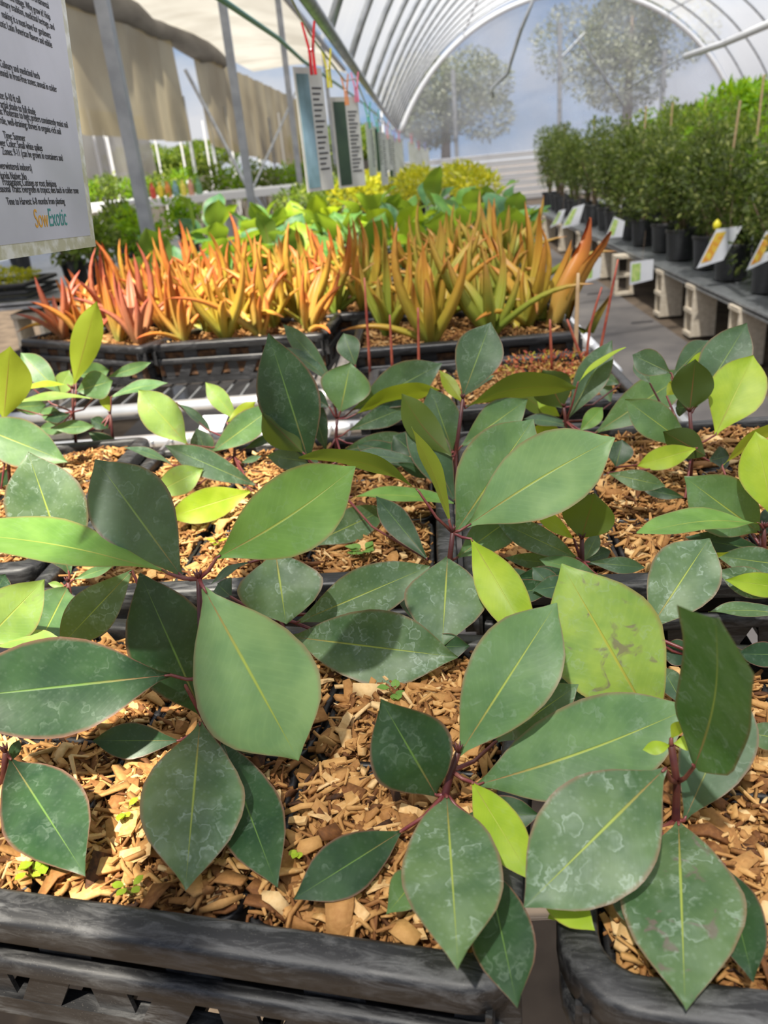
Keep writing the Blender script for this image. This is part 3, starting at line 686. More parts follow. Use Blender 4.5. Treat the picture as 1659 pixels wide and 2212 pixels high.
seedling((163, 965), [(157, 840), (158, 890)], 'seedling with a lone upright lime leaf rising against the aloe tray', [
    (0, 160, 832, 209, 650, 64, .03, 'y', X(u=1, arch_=.03)),
    (0, 130, 850, 45, 762, 55, .04, 'g', X(bd=.03)),
    (0, 148, 832, 46, 840, 14, -.03, 'y', X(wmax=.3)),
    (1, 200, 862, 28, 872, 17, -.02, 'l', X(wmax=.3, bd=-.04)),
    (1, 165, 845, 244, 822, 62, .02, 'g', X(bd=.02)),
    (1, 165, 810, 236, 800, 42, .03, 'g', X(bd=.05)),
    (0, 122, 858, 150, 800, 40, .03, 'l', X(bd=.03)),
    (1, 150, 905, 85, 890, 34, .02, 'g'), (1, 110, 925, 205, 920, 30, 0, 'g', X(bd=-.04)),
    (1, 155, 895, 98, 905, 26, .0, 'D'), (1, 155, 925, 85, 925, 30, .0, 'g'),
    (1, 25, 880, 100, 875, 40, .03, 'g', X(bd=.0)),
    (1, 60, 830, 52, 800, 30, .03, 'l', X(bd=.05)),
])
seedling((243, 950), [(238, 895)], 'small seedling with two narrow pale leaves over the gap between the benches', [
    (0, 232, 815, 326, 783, 25, .03, 'g', X(bd=.03)), (0, 240, 858, 363, 828, 26, .02, 'g'), (0, 238, 890, 220, 848, 24, .01, 'y', X(u=1)),
    (0, 236, 925, 195, 905, 30, 0, 'D'), (0, 190, 932, 262, 978, 36, -.03, 'D'), (0, 190, 970, 150, 980, 30, 0, 'D')])
seedling((20, 1060), [(15, 960)], 'seedling at the left edge with a broad pale leaf and a glowing lime leaf', [
    (0, -75, 910, 146, 998, 100, -.05, 'g', X(arch_=.06)),
    (0, 8, 905, 22, 748, 98, .03, 'y', X(u=1, shape=-.1)),
    (0, -20, 1120, 18, 1010, 50, .02, 'D'),
])
seedling((508, 1015), [(508, 955), (506, 985)], 'seedling with a blotched pale lime leaf tilting over the diagonal rim', [
    (0, 405, 960, 299, 842, 84, .02, 'l', X(bd=-.02)),
    (0, 512, 908, 444, 826, 42, .02, 'l', X(bd=.04)),
    (1, 556, 1050, 356, 962, 60, .01, 'd', X(bd=-.14)),
    (0, 455, 978, 600, 872, 62, .02, 'g', X(bd=-.01)),
    (0, 490, 912, 552, 868, 28, .01, 'y', X(u=1)),
    (1, 452, 1000, 425, 925, 50, .02, 'd'),
    (1, 372, 1005, 268, 966, 20, 0, 'd', X(bd=-.06)),
    (1, 340, 1062, 440, 1012, 64, .01, 'l', X(bd=-.16, shape=-.2, wmax=.6)),
    (1, 545, 1060, 362, 1118, 74, -.03, 'y', X(bd=-.20)),
    (1, 528, 970, 590, 940, 20, .02, 'D'), (1, 520, 1000, 565, 985, 14, .0, 'd'),
    (0, 380, 870, 455, 935, 20, -.02, 'd', X(bd=.05)),
])
seedling((985, 1075), [(1000, 862), (985, 975)], 'seedling with a smooth upright grey green leaf against the red stems', [
    (0, 1000, 856, 1060, 696, 104, .04, 'd', X(bd=.01)),
    (0, 1005, 882, 1245, 838, 54, .02, 'g', X(u=1, arch_=.12)),
    (1, 995, 965, 1140, 862, 80, .03, 'g'),
    (1, 975, 985, 868, 850, 72, .03, 'g', X(u=1, bd=-.04, sb=.05)),
    (1, 984, 1085, 882, 880, 84, .04, 'd', X(bd=-.03)),
    (1, 978, 975, 930, 838, 84, .03, 'd', X(bd=.03)),
    (0, 1000, 860, 1068, 810, 20, .04, 'g', X(bd=.05)),
    (0, 1000, 870, 950, 800, 30, .04, 'y', X(u=1, bd=.05)),
    (1, 900, 985, 850, 940, 60, .02, 'D', X(bd=.02)),
    (1, 960, 1030, 860, 1000, 36, .0, 'D'),
])
seedling((1222, 975), [(1218, 880), (1222, 910)], 'seedling with a dark leaf seen from beneath and a long leaf to its right', [
    (0, 1215, 880, 1172, 800, 88, .0, 'D', X(u=1, shape=-.2, wmax=.5)),
    (1, 1226, 905, 1322, 735, 68, .05, 'd'),
    (1, 1248, 828, 1352, 750, 13, .03, 'y', X(wmax=.25, bd=-.01)),
    (1, 1285, 936, 1492, 800, 88, .03, 'g', X(bd=-.03)),
    (1, 1252, 932, 1302, 880, 38, .02, 'b', X(bd=-.02)),
    (1, 1225, 950, 1148, 925, 46, .02, 'y', X(bd=.0)),
    (1, 1205, 905, 1110, 840, 40, .03, 'g', X(u=1, bd=.03)),
    (1, 1240, 925, 1130, 905, 26, .02, 'd', X(bd=.0)),
    (0, 1340, 830, 1290, 810, 30, .03, 'd', X(bd=.10)),
    (0, 1210, 900, 1160, 865, 30, .02, 'y', X(bd=.02)),
    (1, 1320, 870, 1300, 820, 30, .03, 'd', X(bd=.10)),
])
seedling((1490, 1060), [(1490, 890), (1495, 960)], 'seedling with a bright lime oval leaf in front of the cinder blocks', [
    (0, 1490, 888, 1502, 776, 88, .0, 'D', X(u=1, shape=-.15, wmax=.5)),
    (0, 1500, 882, 1614, 698, 100, .05, 'd', X(bd=.03)),
    (0, 1450, 806, 1366, 766, 58, .04, 'd', X(bd=.05)),
    (0, 1450, 815, 1530, 735, 54, .05, 'd', X(bd=.06)),
    (0, 1480, 790, 1535, 765, 28, .03, 'y', X(bd=.05)),
    (1, 1545, 940, 1628, 768, 118, .05, 'y', X(bd=-.01)),
    (1, 1490, 965, 1350, 862, 78, .03, 'g'),
    (1, 1525, 985, 1433, 932, 66, .0, 'D', X(u=1, bd=-.02, shape=-.2, wmax=.5)),
    (1, 1506, 968, 1376, 1006, 52, .0, 'y', X(bd=-.03)),
    (1, 1312, 1022, 1438, 1050, 44, -.02, 'p', X(bd=-.07)),
    (1, 1490, 880, 1460, 880, 40, .03, 'D', X(bd=.03)),
    (1, 1530, 995, 1575, 985, 50, .02, 'D', X(bd=.02)),
    (1, 1330, 1010, 1345, 950, 60, .02, 'D', X(bd=.02)),
    (1, 1480, 1075, 1385, 1055, 28, .0, 'D', X(bd=-.01)),
    (1, 1405, 830, 1370, 780, 30, .04, 'd', X(bd=.1)),
    (1, 1440, 855, 1475, 815, 30, .02, 'y', X(u=1, bd=.04)),
])
seedling((1668, 1230), [(1650, 1140), (1650, 1190)], 'seedling at the right edge with a round leaf and wet lime leaf', [
    (0, 1640, 1150, 1478, 1030, 132, .02, 'g', X(shape=-.12, wmax=.5, bd=.02)),
    (0, 1642, 1132, 1375, 1152, 54, -.02, 'b', X(bd=-.01)),
    (0, 1672, 1120, 1632, 932, 100, .04, 'y', X(bd=-.01)),
    (1, 1560, 1008, 1700, 915, 26, .03, 'y', X(u=1, bd=.12)),
    (1, 1655, 1190, 1480, 1160, 50, .0, 'D', X(bd=.03)),
    (1, 1725, 1225, 1545, 1200, 62, .0, 'p', X(bd=-.03)),
    (1, 1700, 1290, 1550, 1232, 64, .0, 'p', X(bd=-.05)),
    (1, 1730, 1275, 1566, 1252, 52, .0, 'y', X(bd=-.07)),
    (1, 1720, 1335, 1530, 1322, 32, .0, 'p', X(bd=-.09)),
    (1, 1640, 1160, 1690, 1090, 50, .02, 'D', X(bd=.04)),
])
seedling((1258, 1275), [(1257, 1165), (1257, 1210)], 'small seedling with one dark leaf seen from beneath, right of the centre', [
    (0, 1256, 1162, 1285, 1066, 118, .0, 'g', X(u=1, shape=-.25, wmax=.55)),
    (1, 1240, 1165, 1155, 1100, 34, .02, 'y', X(bd=.01)),
    (1, 1248, 1206, 1068, 1122, 62, .01, 'p', X(bd=-.01)),
    (1, 1262, 1212, 1292, 1152, 34, .02, 'p'),
    (1, 1270, 1214, 1394, 1226, 36, .0, 'd', X(arch_=.15)),
    (1, 1225, 1220, 1090, 1205, 34, .0, 'p', X(bd=.01)),
    (1, 1290, 1242, 1165, 1208, 46, .0, 'g', X(bd=-.02)),
    (1, 1240, 1240, 1110, 1250, 44, -.02, 'D', X(bd=-.02)),
    (1, 1245, 1215, 1320, 1190, 40, .02, 'D', X(bd=.03)),
    (1, 1250, 1260, 1150, 1275, 50, -.02, 'd', X(bd=-.05)),
    (1, 1260, 1240, 1330, 1260, 20, -.01, 'D', X(bd=-.01)),
])
seedling((1425, 1630), [(1425, 1600)], 'seedling with the big blotched lime leaf pointing up to the left', [
    (0, 1425, 1590, 1213, 1218, 238, .07, 'lp', X(fold=.05, bd=.01)),
])
seedling((1412, 1450), [(1404, 1372)], 'seedling behind the blotched lime leaf, with a folded leaf over a spotted oval leaf', [
    (0, 1402, 1360, 1532, 1163, 148, .05, 'p', X(bd=.0)),
    (0, 1392, 1312, 1573, 1192, 26, .03, 'y', X(u=1, bd=.02, wmax=.35)),
    (0, 1320, 1500, 1190, 1480, 60, .0, 'D', X(bd=.0)),
    (0, 1500, 1420, 1430, 1400, 60, .01, 'D', X(bd=.02)),
    (0, 1640, 1430, 1500, 1400, 50, .01, 'D', X(bd=.02)),
    (0, 1480, 1530, 1430, 1440, 50, .01, 'd', X(bd=.0)),
])
seedling((1730, 1640), [(1720, 1560)], 'seedling beyond the right edge reaching in with dark leaf tips', [
    (0, 1710, 1415, 1590, 1412, 54, .0, 'D', X(bd=.12)), (0, 1710, 1600, 1602, 1580, 58, .0, 'p', X(bd=.0))])
seedling((1208, 1370), [(1200, 1310)], 'low dark seedling hidden behind the hanging lime leaf', [
    (0, 1212, 1265, 1055, 1290, 52, .0, 'D', X(bd=.02)), (0, 1215, 1290, 1150, 1225, 50, .02, 'd', X(bd=.02)), (0, 1200, 1330, 1090, 1380, 60, -.02, 'D', X(bd=.01)),
    (0, 1190, 1280, 1060, 1240, 60, .01, 'd', X(bd=.05)), (0, 1215, 1340, 1230, 1250, 60, .03, 'D')])
seedling((955, 1770), [(990, 1625, .01), (975, 1665, .01), (962, 1715)], 'seedling with a pale spotted leaf hanging over the front rim at the tray corner', [
    (0, 990, 1632, 1203, 1302, 192, .05, 'g', X(fold=.06)),
    (2, 942, 1718, 822, 1510, 180, .01, 'D', X(shape=-.15, wmax=.5)),
    (1, 1032, 1695, 1500, 1525, 208, .01, 'g', X(fold=.06, shape=-.1, sb=.02)),
    (1, 1020, 1690, 1152, 1905, 98, -.035, 'y', X(arch_=.08, bd=-.01)),
    (2, 965, 1720, 990, 2092, 214, -.155, 'p', X(arch_=.06, fold=.06, bd=-.01)),
    (2, 868, 1795, 634, 1942, 118, -.03, 'D', X(bd=-.01)),
    (2, 905, 1890, 835, 1975, 82, -.01, 'g', X(shape=-.3, wmax=.6)),
    (2, 1050, 1860, 1118, 2176, 136, -.10, 'D', X(bd=-.066, arch_=.03, fold=.05)),
    (1, 1068, 1605, 1250, 1478, 92, .02, 'pb', X(bd=.03)),
    (2, 1010, 1760, 1165, 1760, 80, .0, 'D', X(bd=.02)),
    (2, 945, 1790, 930, 1870, 60, -.01, 'g', X(bd=.0)),
])
P15 = seedling((1458, 1800), [(1450, 1610), (1462, 1690), (1460, 1772)], 'seedling with tiny lime buds on its dark stem in the rounded corner tray', [
    (1, 1500, 1655, 1545, 1335, 150, -.07, 'n', X(arch_=-.05, fold=.04, bd=-.015, wmax=.3, blunt=1)),
    (1, 1437, 1660, 1132, 1960, 248, -.06, 'p', X(arch_=.05, fold=.06, shape=-.05, bd=-.02)),
    (2, 1466, 1778, 1480, 2178, 246, -.08, 'pb', X(arch_=.10, fold=.06, bd=.0)),
    (2, 1478, 1772, 1605, 1490, 150, .03, 'd', X(bd=.02)),
    (2, 1565, 1870, 1628, 2122, 112, -.07, 'D', X(bd=-.03)),
    (2, 1160, 1890, 1284, 2010, 84, -.02, 'y', X(bd=-.04)),
    (2, 1340, 1880, 1380, 2015, 76, -.03, 'D', X(bd=-.01)),
    (0, 1448, 1610, 1388, 1620, 30, .0, 'y', X(wmax=.5, arch_=.2)),
    (0, 1454, 1606, 1500, 1604, 32, .0, 'y', X(wmax=.5, arch_=.2)),
    (0, 1450, 1596, 1470, 1558, 26, .0, 'y', X(wmax=.6, u=1)),
], tip_bud=False)
# tiny weeds between the chips
def weed(px, py, n, sz, label, mat='y'):
    G = onz(px, py, RIMZ - .004); p = empty('weed_seedling', G, label, 'weed', 'tiny weeds between the wood chips')
    r = random.Random(px)
    for k in range(n):
        a = r.uniform(0, 6.28); d = Vector((math.cos(a), math.sin(a), r.uniform(.5, 1.2))).normalized(); st_ = d * sz * r.uniform(.8, 1.8); s = d.cross(ZV).normalized(); nn = s.cross(d)
        if nn.z < 0: nn = -nn; 
        ax = Vector((d.x, d.y, .15)).normalized() * sz * 1.5
        me = leaf_mesh(Vector(), ax, ax.cross(ZV).normalized() if ax.normalized().cross(ax.cross(ZV).normalized()).z < 0 else -ax.cross(ZV).normalized(), Vector((0, 0, 1)), sz * 1.1, .05, .05, .02, k, mat, -.2)
        o = link('leaf', me, p, st_ - ax * .3); MB().tube([Vector((0, 0, -.004)), st_ * .6, st_ - ax * .3], .0006, 4).obj('stem', M[mat], p)
weed(268, 1762, 5, .006, 'tiny lime weed between the two dark leaves of the worn front tray')
weed(88, 1870, 12, .007, 'yellow green weed clump at the left end of the front rim')
weed(70, 1888, 5, .006, 'smallest yellow weed beside the front rim')
weed(282, 1925, 4, .006, 'tiny green weed behind the front rim under the pale spotted leaf')
weed(648, 1840, 3, .005, 'pair of lime seed leaves in the shaded chips')
weed(785, 1200, 12, .010, 'feathery green weed on the shaded chips in the centre', 'b')
weed(855, 1500, 5, .008, 'row of round clover leaves above the dark round leaf', 'b')
weed(470, 1175, 6, .007, 'lime weed behind the fork of the large seedling')
weed(1215, 1985, 3, .005, 'tiny weed in the rounded tray corner')
for l in LOG: 
    if l[2] > .19 or l[2] < .02 or l[5] > 1.42 or l[3] > .09: print('LEAF', l)

# ------------------------------------------------------------------ foliage helpers
def foliage_mesh(name, blobs, n, lsize, mat, seed, up=0.3, asp=.45):
    """n small folded leaves scattered through ellipsoid blobs (cx,cy,cz,rx,ry,rz)"""
    r = np.random.RandomState(seed); A = np.array(blobs, float); wt = A[:, 3] * A[:, 4] * A[:, 5]; pk = r.choice(len(A), n, p=wt / wt.sum()); a = A[pk]
    d = r.randn(n, 3); d /= np.linalg.norm(d, axis=1)[:, None]; rad = 0.45 + .55 * r.rand(n) ** .5
    c = a[:, :3] + d * rad[:, None] * a[:, 3:6]
    ax = d * .8 + r.randn(n, 3) * .55 + np.array([0, 0, up]); ax /= np.linalg.norm(ax, axis=1)[:, None]
    s = np.cross(ax, r.randn(n, 3) + np.array([0, 0, 2.0])); s /= np.linalg.norm(s, axis=1)[:, None] + 1e-9; nn = np.cross(s, ax)
    Ls = lsize * (.6 + .8 * r.rand(n)); P = np.zeros((n, 6, 3))
    def pt(u, v, w): return c + ax * (u * Ls)[:, None] + s * (v * Ls * asp)[:, None] + nn * (w * Ls)[:, None]
    P[:, 0] = pt(0, 0, 0); P[:, 1] = pt(.45, -.5, .06); P[:, 2] = pt(.5, 0, 0); P[:, 3] = pt(.45, .5, .06); P[:, 4] = pt(1, 0, -.06); P[:, 5] = pt(.2, -.02, 0)
    base = np.array([(0, 1, 2, 5), (0, 2, 3, 5), (1, 4, 2, 2), (2, 4, 3, 3)])
    T = np.array([(0, 1, 2), (0, 2, 3), (1, 4, 2), (2, 4, 3)]); F = (T[None] + (np.arange(n) * 6)[:, None, None]).reshape(-1, 3)
    me = bpy.data.meshes.new(name); P = P.reshape(-1, 3); me.vertices.add(len(P)); me.vertices.foreach_set('co', P.ravel())
    me.loops.add(F.size); me.loops.foreach_set('vertex_index', F.ravel().astype(np.int32)); me.polygons.add(len(F)); me.polygons.foreach_set('loop_start', np.arange(0, F.size, 3, dtype=np.int32))
    at = me.attributes.new('tint', 'FLOAT', 'POINT'); at.data.foreach_set('value', np.repeat(r.rand(n), 6).astype(np.float32)); me.update(calc_edges=True); me.materials.append(mat); return me
M['fol_dark'] = attrmat('shrub_leaves_dark', [(0, (0.030, 0.045, 0.014)), (.6, (0.095, 0.125, 0.035)), (1, (0.26, 0.28, 0.07))], .5, .25, (0.25, 0.38, 0.05))
M['fol_mid'] = attrmat('shrub_leaves_mid', [(0, (0.045, 0.075, 0.018)), (.6, (0.13, 0.18, 0.035)), (1, (0.34, 0.38, 0.05))], .5, .3, (0.32, 0.5, 0.04))
M['fol_lime'] = attrmat('shrub_leaves_bright', [(0, (0.07, 0.17, 0.010)), (.6, (0.16, 0.34, 0.015)), (1, (0.33, 0.50, 0.03))], .45, .4, (0.45, 0.68, 0.02))
M['fol_yel'] = attrmat('yellow_croton_leaves', [(0, (0.12, 0.17, 0.01)), (.6, (0.36, 0.38, 0.015)), (1, (0.60, 0.50, 0.02))], .5, .35, (0.7, 0.68, 0.03))
M['fol_tree'] = attrmat('tree_leaves_hazed', [(0, (0.16, 0.17, 0.13)), (.6, (0.26, 0.27, 0.20)), (1, (0.36, 0.36, 0.27))], .7, .25, (0.3, 0.36, 0.12))  # greyed leaves: haze of the sunlit end film is put into the colour
M['bark'] = simple('bark', (0.16, 0.11, 0.07), 0.9, col2=(0.26, 0.19, 0.13), scale=30, bump=.5)

# ------------------------------------------------------------------ orange aloes
AL = {}
AL['o'] = attrmat('aloe_orange', [(0, (0.30, 0.32, 0.08)), (.25, (0.50, 0.33, 0.07)), (.6, (0.62, 0.24, 0.045)), (1, (0.55, 0.13, 0.05))], .42, .18, (0.85, 0.35, 0.05), noise=.3, nscale=18)
AL['a'] = attrmat('aloe_amber', [(0, (0.26, 0.32, 0.06)), (.3, (0.46, 0.38, 0.05)), (.7, (0.60, 0.33, 0.05)), (1, (0.55, 0.20, 0.05))], .42, .18, (0.85, 0.50, 0.05), noise=.3, nscale=18)
AL['v'] = attrmat('aloe_olive', [(0, (0.14, 0.22, 0.03)), (.5, (0.34, 0.36, 0.05)), (.8, (0.50, 0.34, 0.06)), (1, (0.48, 0.20, 0.06))], .42, .18, (0.6, 0.55, 0.05), noise=.3, nscale=18)
AL['r'] = attrmat('aloe_rose', [(0, (0.42, 0.22, 0.10)), (.5, (0.50, 0.18, 0.09)), (1, (0.50, 0.12, 0.08))], .42, .15, (0.8, 0.3, 0.15), noise=.3, nscale=18)
def aloe_leaf(seed, mk, Ln, wd, elev, curl):
    r = random.Random(seed); vs = []; fs = []; ti = []; nv = 9; cs = 6
    pos = Vector((0, 0, 0)); a = elev
    for j in range(nv + 1):
        s = j / nv; w = wd * (1 - s ** 2.2) ** .75 * (.82 + .5 * s * (1 - s)); th = wd * .26 * (1 - s) ** .6 + .0006
        d = Vector((math.cos(a), 0, math.sin(a))); up = Vector((-math.sin(a), 0, math.cos(a)))
        for k in range(cs):
            t = k / (cs - 1) * 2 - 1
            vs.append(tuple(pos + Vector((0, t * w / 2, 0)) + up * (.42 * w * t * t)))
        vs.append(tuple(pos - up * th * 1.0 + Vector((0, w * .25, 0)))); vs.append(tuple(pos - up * th * 1.0 - Vector((0, w * .25, 0)))); ti += [s] * (cs + 2)
        pos = pos + d * (Ln / nv); a -= curl / nv * (1.2 if s > .3 else .6) + r.uniform(-.03, .03)
    m = cs + 2
    for j in range(nv):
        for k in range(m): fs.append((j * m + k, j * m + (k + 1) % m, (j + 1) * m + (k + 1) % m, (j + 1) * m + k))
    me = MB().add(vs, fs).mesh('leaf', AL[mk], True); at = me.attributes.new('tint', 'FLOAT', 'POINT'); at.data.foreach_set('value', ti); return me
ALM = {k: [aloe_leaf(i * 7 + 3, k, .15 + .025 * (i % 5), .023 + .004 * (i % 3), R_([76, 62, 50, 36, 56, 70][i % 6]), R_([-25, 30, -40, 45, -55, 40][i % 6])) for i in range(12)] for k in AL}
ALPARTS = [0]
def rosette(x, y, kind, label, n=9, sc=1.0, lean=(0, 0), small=.05, seed=0):
    r = random.Random(seed); p = empty('aloe_rosette', (x, y, RIMZ - .015), label, 'aloe', 'aloes on the second bench')
    p.rotation_euler = (lean[1], lean[0], r.uniform(-.2, .2)); o_ = r.uniform(0, 6.28)
    for k in range(n):
        me = r.choice(ALM[kind]); a = o_ + k * 2.4 + r.uniform(-.3, .3); s = sc * r.uniform(.75, 1.25)
        o = link('leaf', me, p, (.006 * math.cos(a), .006 * math.sin(a), r.uniform(0, .012)), (0, r.uniform(-.12, .12), a)); o.scale = (s, s * r.uniform(.9, 1.15), s); ALPARTS[0] += 1
    return p
def bed_tray(cx, cy, w, d, rot, label, mlabel, seed, chips=2500):
    tray(cx, cy, w, d, rot, label, .03, True, mat='plastic2')
    root = empty('wood_chip_mulch', (cx, cy, RIMZ - .03), mlabel, 'mulch', kind='stuff'); root.rotation_euler = (0, 0, rot)
    o = MB().box((0, 0, -.035), (w - .03, d - .03, .07)).obj('mulch_bed', M['soil'], root); o['kind'] = 'stuff'
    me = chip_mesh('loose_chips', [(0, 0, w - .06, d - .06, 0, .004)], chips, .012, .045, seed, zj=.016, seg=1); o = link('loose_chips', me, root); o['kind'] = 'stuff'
TR = []
c = place(-.845, 2.30, .60, .42, R_(-30), 'fr'); TR.append((c[0], c[1], .60, .42, R_(-30), 'black aloe tray turned at an angle at the left end of the second bench', 'front left aloe tray'))
c = place(-.825, 2.325, .54, .44, R_(-4), 'fl'); TR.append((c[0], c[1], .54, .44, R_(-4), 'black tray with a pale edged rim at the front of the second bench', 'front middle aloe tray'))
TR.append((.10, 2.25, .60, .44, R_(0), 'black tray of tall aloes at the right front end of the second bench', 'front right aloe tray'))
for j, yy in enumerate((2.80, 3.28)):
    for i, xx in enumerate((-.95, -.40, .16)):
        TR.append((xx + (.0 if j else .04), yy + (.12 if i == 0 and j == 0 else 0), .52, .44, 0, '%s black aloe tray of the %s row, hidden under orange leaves' % (['left', 'middle', 'right'][i], ['second', 'third'][j]), '%s %s row aloe tray' % (['left', 'middle', 'right'][i], ['second', 'third'][j])))
for ti, (cx_, cy_, w_, d_, rt, lab, nm) in enumerate(TR):
    bed_tray(cx_, cy_, w_, d_, rt, lab, 'coarse bright wood chips in the ' + nm, 40 + ti, 2600 if ti < 3 else 1200)
    nx_, ny_ = 4, 3; ca, sa = math.cos(rt), math.sin(rt)
    for j in range(ny_):
        for i in range(nx_):
            r = random.Random(ti * 100 + j * 10 + i)
            lx = (i + .5) / nx_ * (w_ - .06) - (w_ - .06) / 2 + r.uniform(-.02, .02); ly = (j + .5) / ny_ * (d_ - .06) - (d_ - .06) / 2 + r.uniform(-.02, .02)
            x, y = cx_ + lx * ca - ly * sa, cy_ + lx * sa + ly * ca
            if ti == 2 and j == 0 and i in (0, 3): continue
            if ti == 0: kd = r.choice('oorra')
            elif ti == 1: kd = r.choice('ooaaa')
            elif x < -.6: kd = r.choice('ooaa')
            elif x < -.1: kd = r.choice('oaav')
            else: kd = r.choice('aavvv')
            word = {'o': 'orange', 'a': 'amber', 'v': 'olive', 'r': 'reddish orange'}[kd]
            rosette(x, y, kd, '%s aloe, %s from left, %s row of the %s' % (word, ORD[i], ['front', 'middle', 'back'][j], nm), 7 if j < 2 else 6, 1.0 + .08 * r.random() + (.12 if x > 0 else 0), (r.uniform(-.15, .15) + (-.25 if ti == 0 and i == 0 else 0), r.uniform(-.1, .15)), seed=ti * 50 + j * 9 + i)
# tall strap leaf plant with folded orange leaves at the right end
p = empty('strap_leaf_plant', (.40, 2.25, RIMZ - .015), 'tall plant with wide folded orange brown leaves at the right end of the aloes', 'plant')
def strap(P0, pts, w, mk):
    q = [P0] + pts; b = []; n = len(q)
    vs = []; ti = []
    for j, v in enumerate(q):
        s = j / (n - 1); ww = w * (.35 + .65 * math.sin(math.pi * min(1, s * 1.15)) ** .8) if s < .95 else w * .08
        vs += [v + Vector((-ww / 2, -.006, 0)), v + Vector((0, .012, 0)), v + Vector((ww / 2, -.006, 0)), v + Vector((0, .016, 0))]; ti += [s] * 4
    fs = []
    for j in range(n - 1):
        for k in range(4): fs.append((j * 4 + k, j * 4 + (k + 1) % 4, (j + 1) * 4 + (k + 1) % 4, (j + 1) * 4 + k))
    me = MB().add([tuple(v) for v in vs], fs).mesh('leaf', AL[mk], True); at = me.attributes.new('tint', 'FLOAT', 'POINT'); at.data.foreach_set('value', ti); return me
O_ = Vector((.40, 2.25, RIMZ - .015))
def L3(px, py, d): return onY(px, py, d) - O_
for pts, w, mk in (([L3(1195, 700, 2.2), L3(1215, 630, 2.2), L3(1250, 560, 2.25), L3(1265, 520, 2.28), L3(1275, 470, 2.3)], .055, 'o'),
                   ([L3(1235, 640, 2.2), L3(1270, 570, 2.2), L3(1300, 530, 2.2), L3(1320, 500, 2.2)], .035, 'o'),
                   ([L3(1150, 690, 2.25), L3(1130, 600, 2.3), L3(1085, 560, 2.35), L3(1060, 510, 2.4)], .04, 'a'),
                   ([L3(1165, 690, 2.25), L3(1165, 640, 2.25), L3(1150, 600, 2.2), L3(1160, 680, 2.1)], .045, 'v'),
                   ([L3(1130, 720, 2.2), L3(1075, 650, 2.3), L3(1100, 590, 2.4), L3(1130, 520, 2.5)], .03, 'a'),
                   ([L3(1270, 720, 2.2), L3(1290, 680, 2.2), L3(1318, 640, 2.2)], .03, 'v')):
    link('leaf', strap(Vector((0, 0, 0)), pts, w, mk), p)
c_ = onz(455, 925, 1.0); p = empty('plant_label', onz(455, 930, .975), 'small blank white label lying in the gap between the two benches', 'label')
MB().add([(-.03, -.012, .0), (.035, -.03, .004), (.045, .02, .03), (-.02, .03, .03), (-.03, -.012, .001), (.035, -.03, .005), (.045, .02, .031), (-.02, .03, .031)], [(0, 3, 2, 1), (4, 5, 6, 7), (0, 1, 5, 4), (1, 2, 6, 5), (2, 3, 7, 6), (3, 0, 4, 7)]).obj('card', M['card'], p)
# red stems and bamboo stake in the succulent tray
def stick(name, px, py, top, r_, mat, label, cat, bend=0, z=RIMZ - .02, grp=None, d2=0):
    G = onz(px, py, z); T = onh(top[0], top[1], (G - EYE).dot(HV) + d2) - G; m = T * .5 + Vector((bend, 0, 0))
    p = MB().tube([Vector((0, 0, 0)), T * .25 + Vector((bend * .7, 0, 0)), m, T * .8 + Vector((bend * .5, 0, 0)), T], [r_, r_ * .95, r_ * .9, r_ * .8, r_ * .6], 8).obj(name, M[mat], None, True, G); return tag(p, label, cat, grp)
stick('bamboo_stake', 1243, 782, (1249, 590), .0055, 'bamboo', 'pale bamboo stake standing between the red stems', 'stake')
for px, py, tp, lab, be in ((1192, 806, (1188, 690), 'red succulent stem under the wide folded orange leaf', 0), (1268, 795, (1300, 620), 'red curved stem right of the bamboo stake', -.01),
                            (1290, 790, (1335, 560), 'tallest thin red stem at the right end of the tray', .0), (1262, 790, (1225, 690), 'short red stem leaning left of the bamboo stake', 0),
                            (905, 818, (903, 665), 'coral red stem standing upright before the aloe tray rim', 0), (800, 815, (787, 600), 'coral red stem in front of the amber aloes', 0), (848, 812, (842, 680), 'short red stem between the two coral stems', 0)):
    stick('succulent_stem', px, py, tp, .0034, 'redstem', lab, 'stem', be, grp='red succulent stems')
me = foliage_mesh('red_foliage', [(-.02, 0, .012, .12, .12, .016)], 500, .012, attrmat('red_succulent_leaves', [(0, (0.30, 0.05, 0.03)), (.6, (0.50, 0.16, 0.06)), (1, (0.45, 0.45, 0.05))], .5, .2), 5)
q = onz(1200, 800, RIMZ - .005); tag(link('low_succulent_mat', me, None, q), 'low mat of tiny red succulent leaves round the red stems', 'succulent', kind='stuff')

# ------------------------------------------------------------------ broad leaved plants behind the aloes
M['broad'] = leafmat('broad_leaf_green', (0.08, 0.22, 0.05), (0.15, 0.34, 0.07), UND, 0, tcol=(.45, .65, .04), trans=.32, rough=.5)
M['broad2'] = leafmat('broad_leaf_blue_green', (0.05, 0.15, 0.07), (0.10, 0.24, 0.10), UND, 0, tcol=(.35, .55, .05), trans=.28, rough=.5)
M['broad3'] = leafmat('broad_leaf_yellow_green', (0.25, 0.42, 0.02), (0.38, 0.52, 0.03), UND, 0, tcol=(.6, .78, .03), trans=.38, rough=.5)
BL = {}
for k in ('broad', 'broad2', 'broad3'):
    BL[k] = []
    for i in range(4):
        ax = Vector((.17, 0, .02 * i)); BL[k].append(leaf_mesh(Vector(), ax, Vector((0, -1, 0)), Vector((0, 0, 1)), .115, .10 + .03 * i, .18, .04, i + 60, k, -.22))
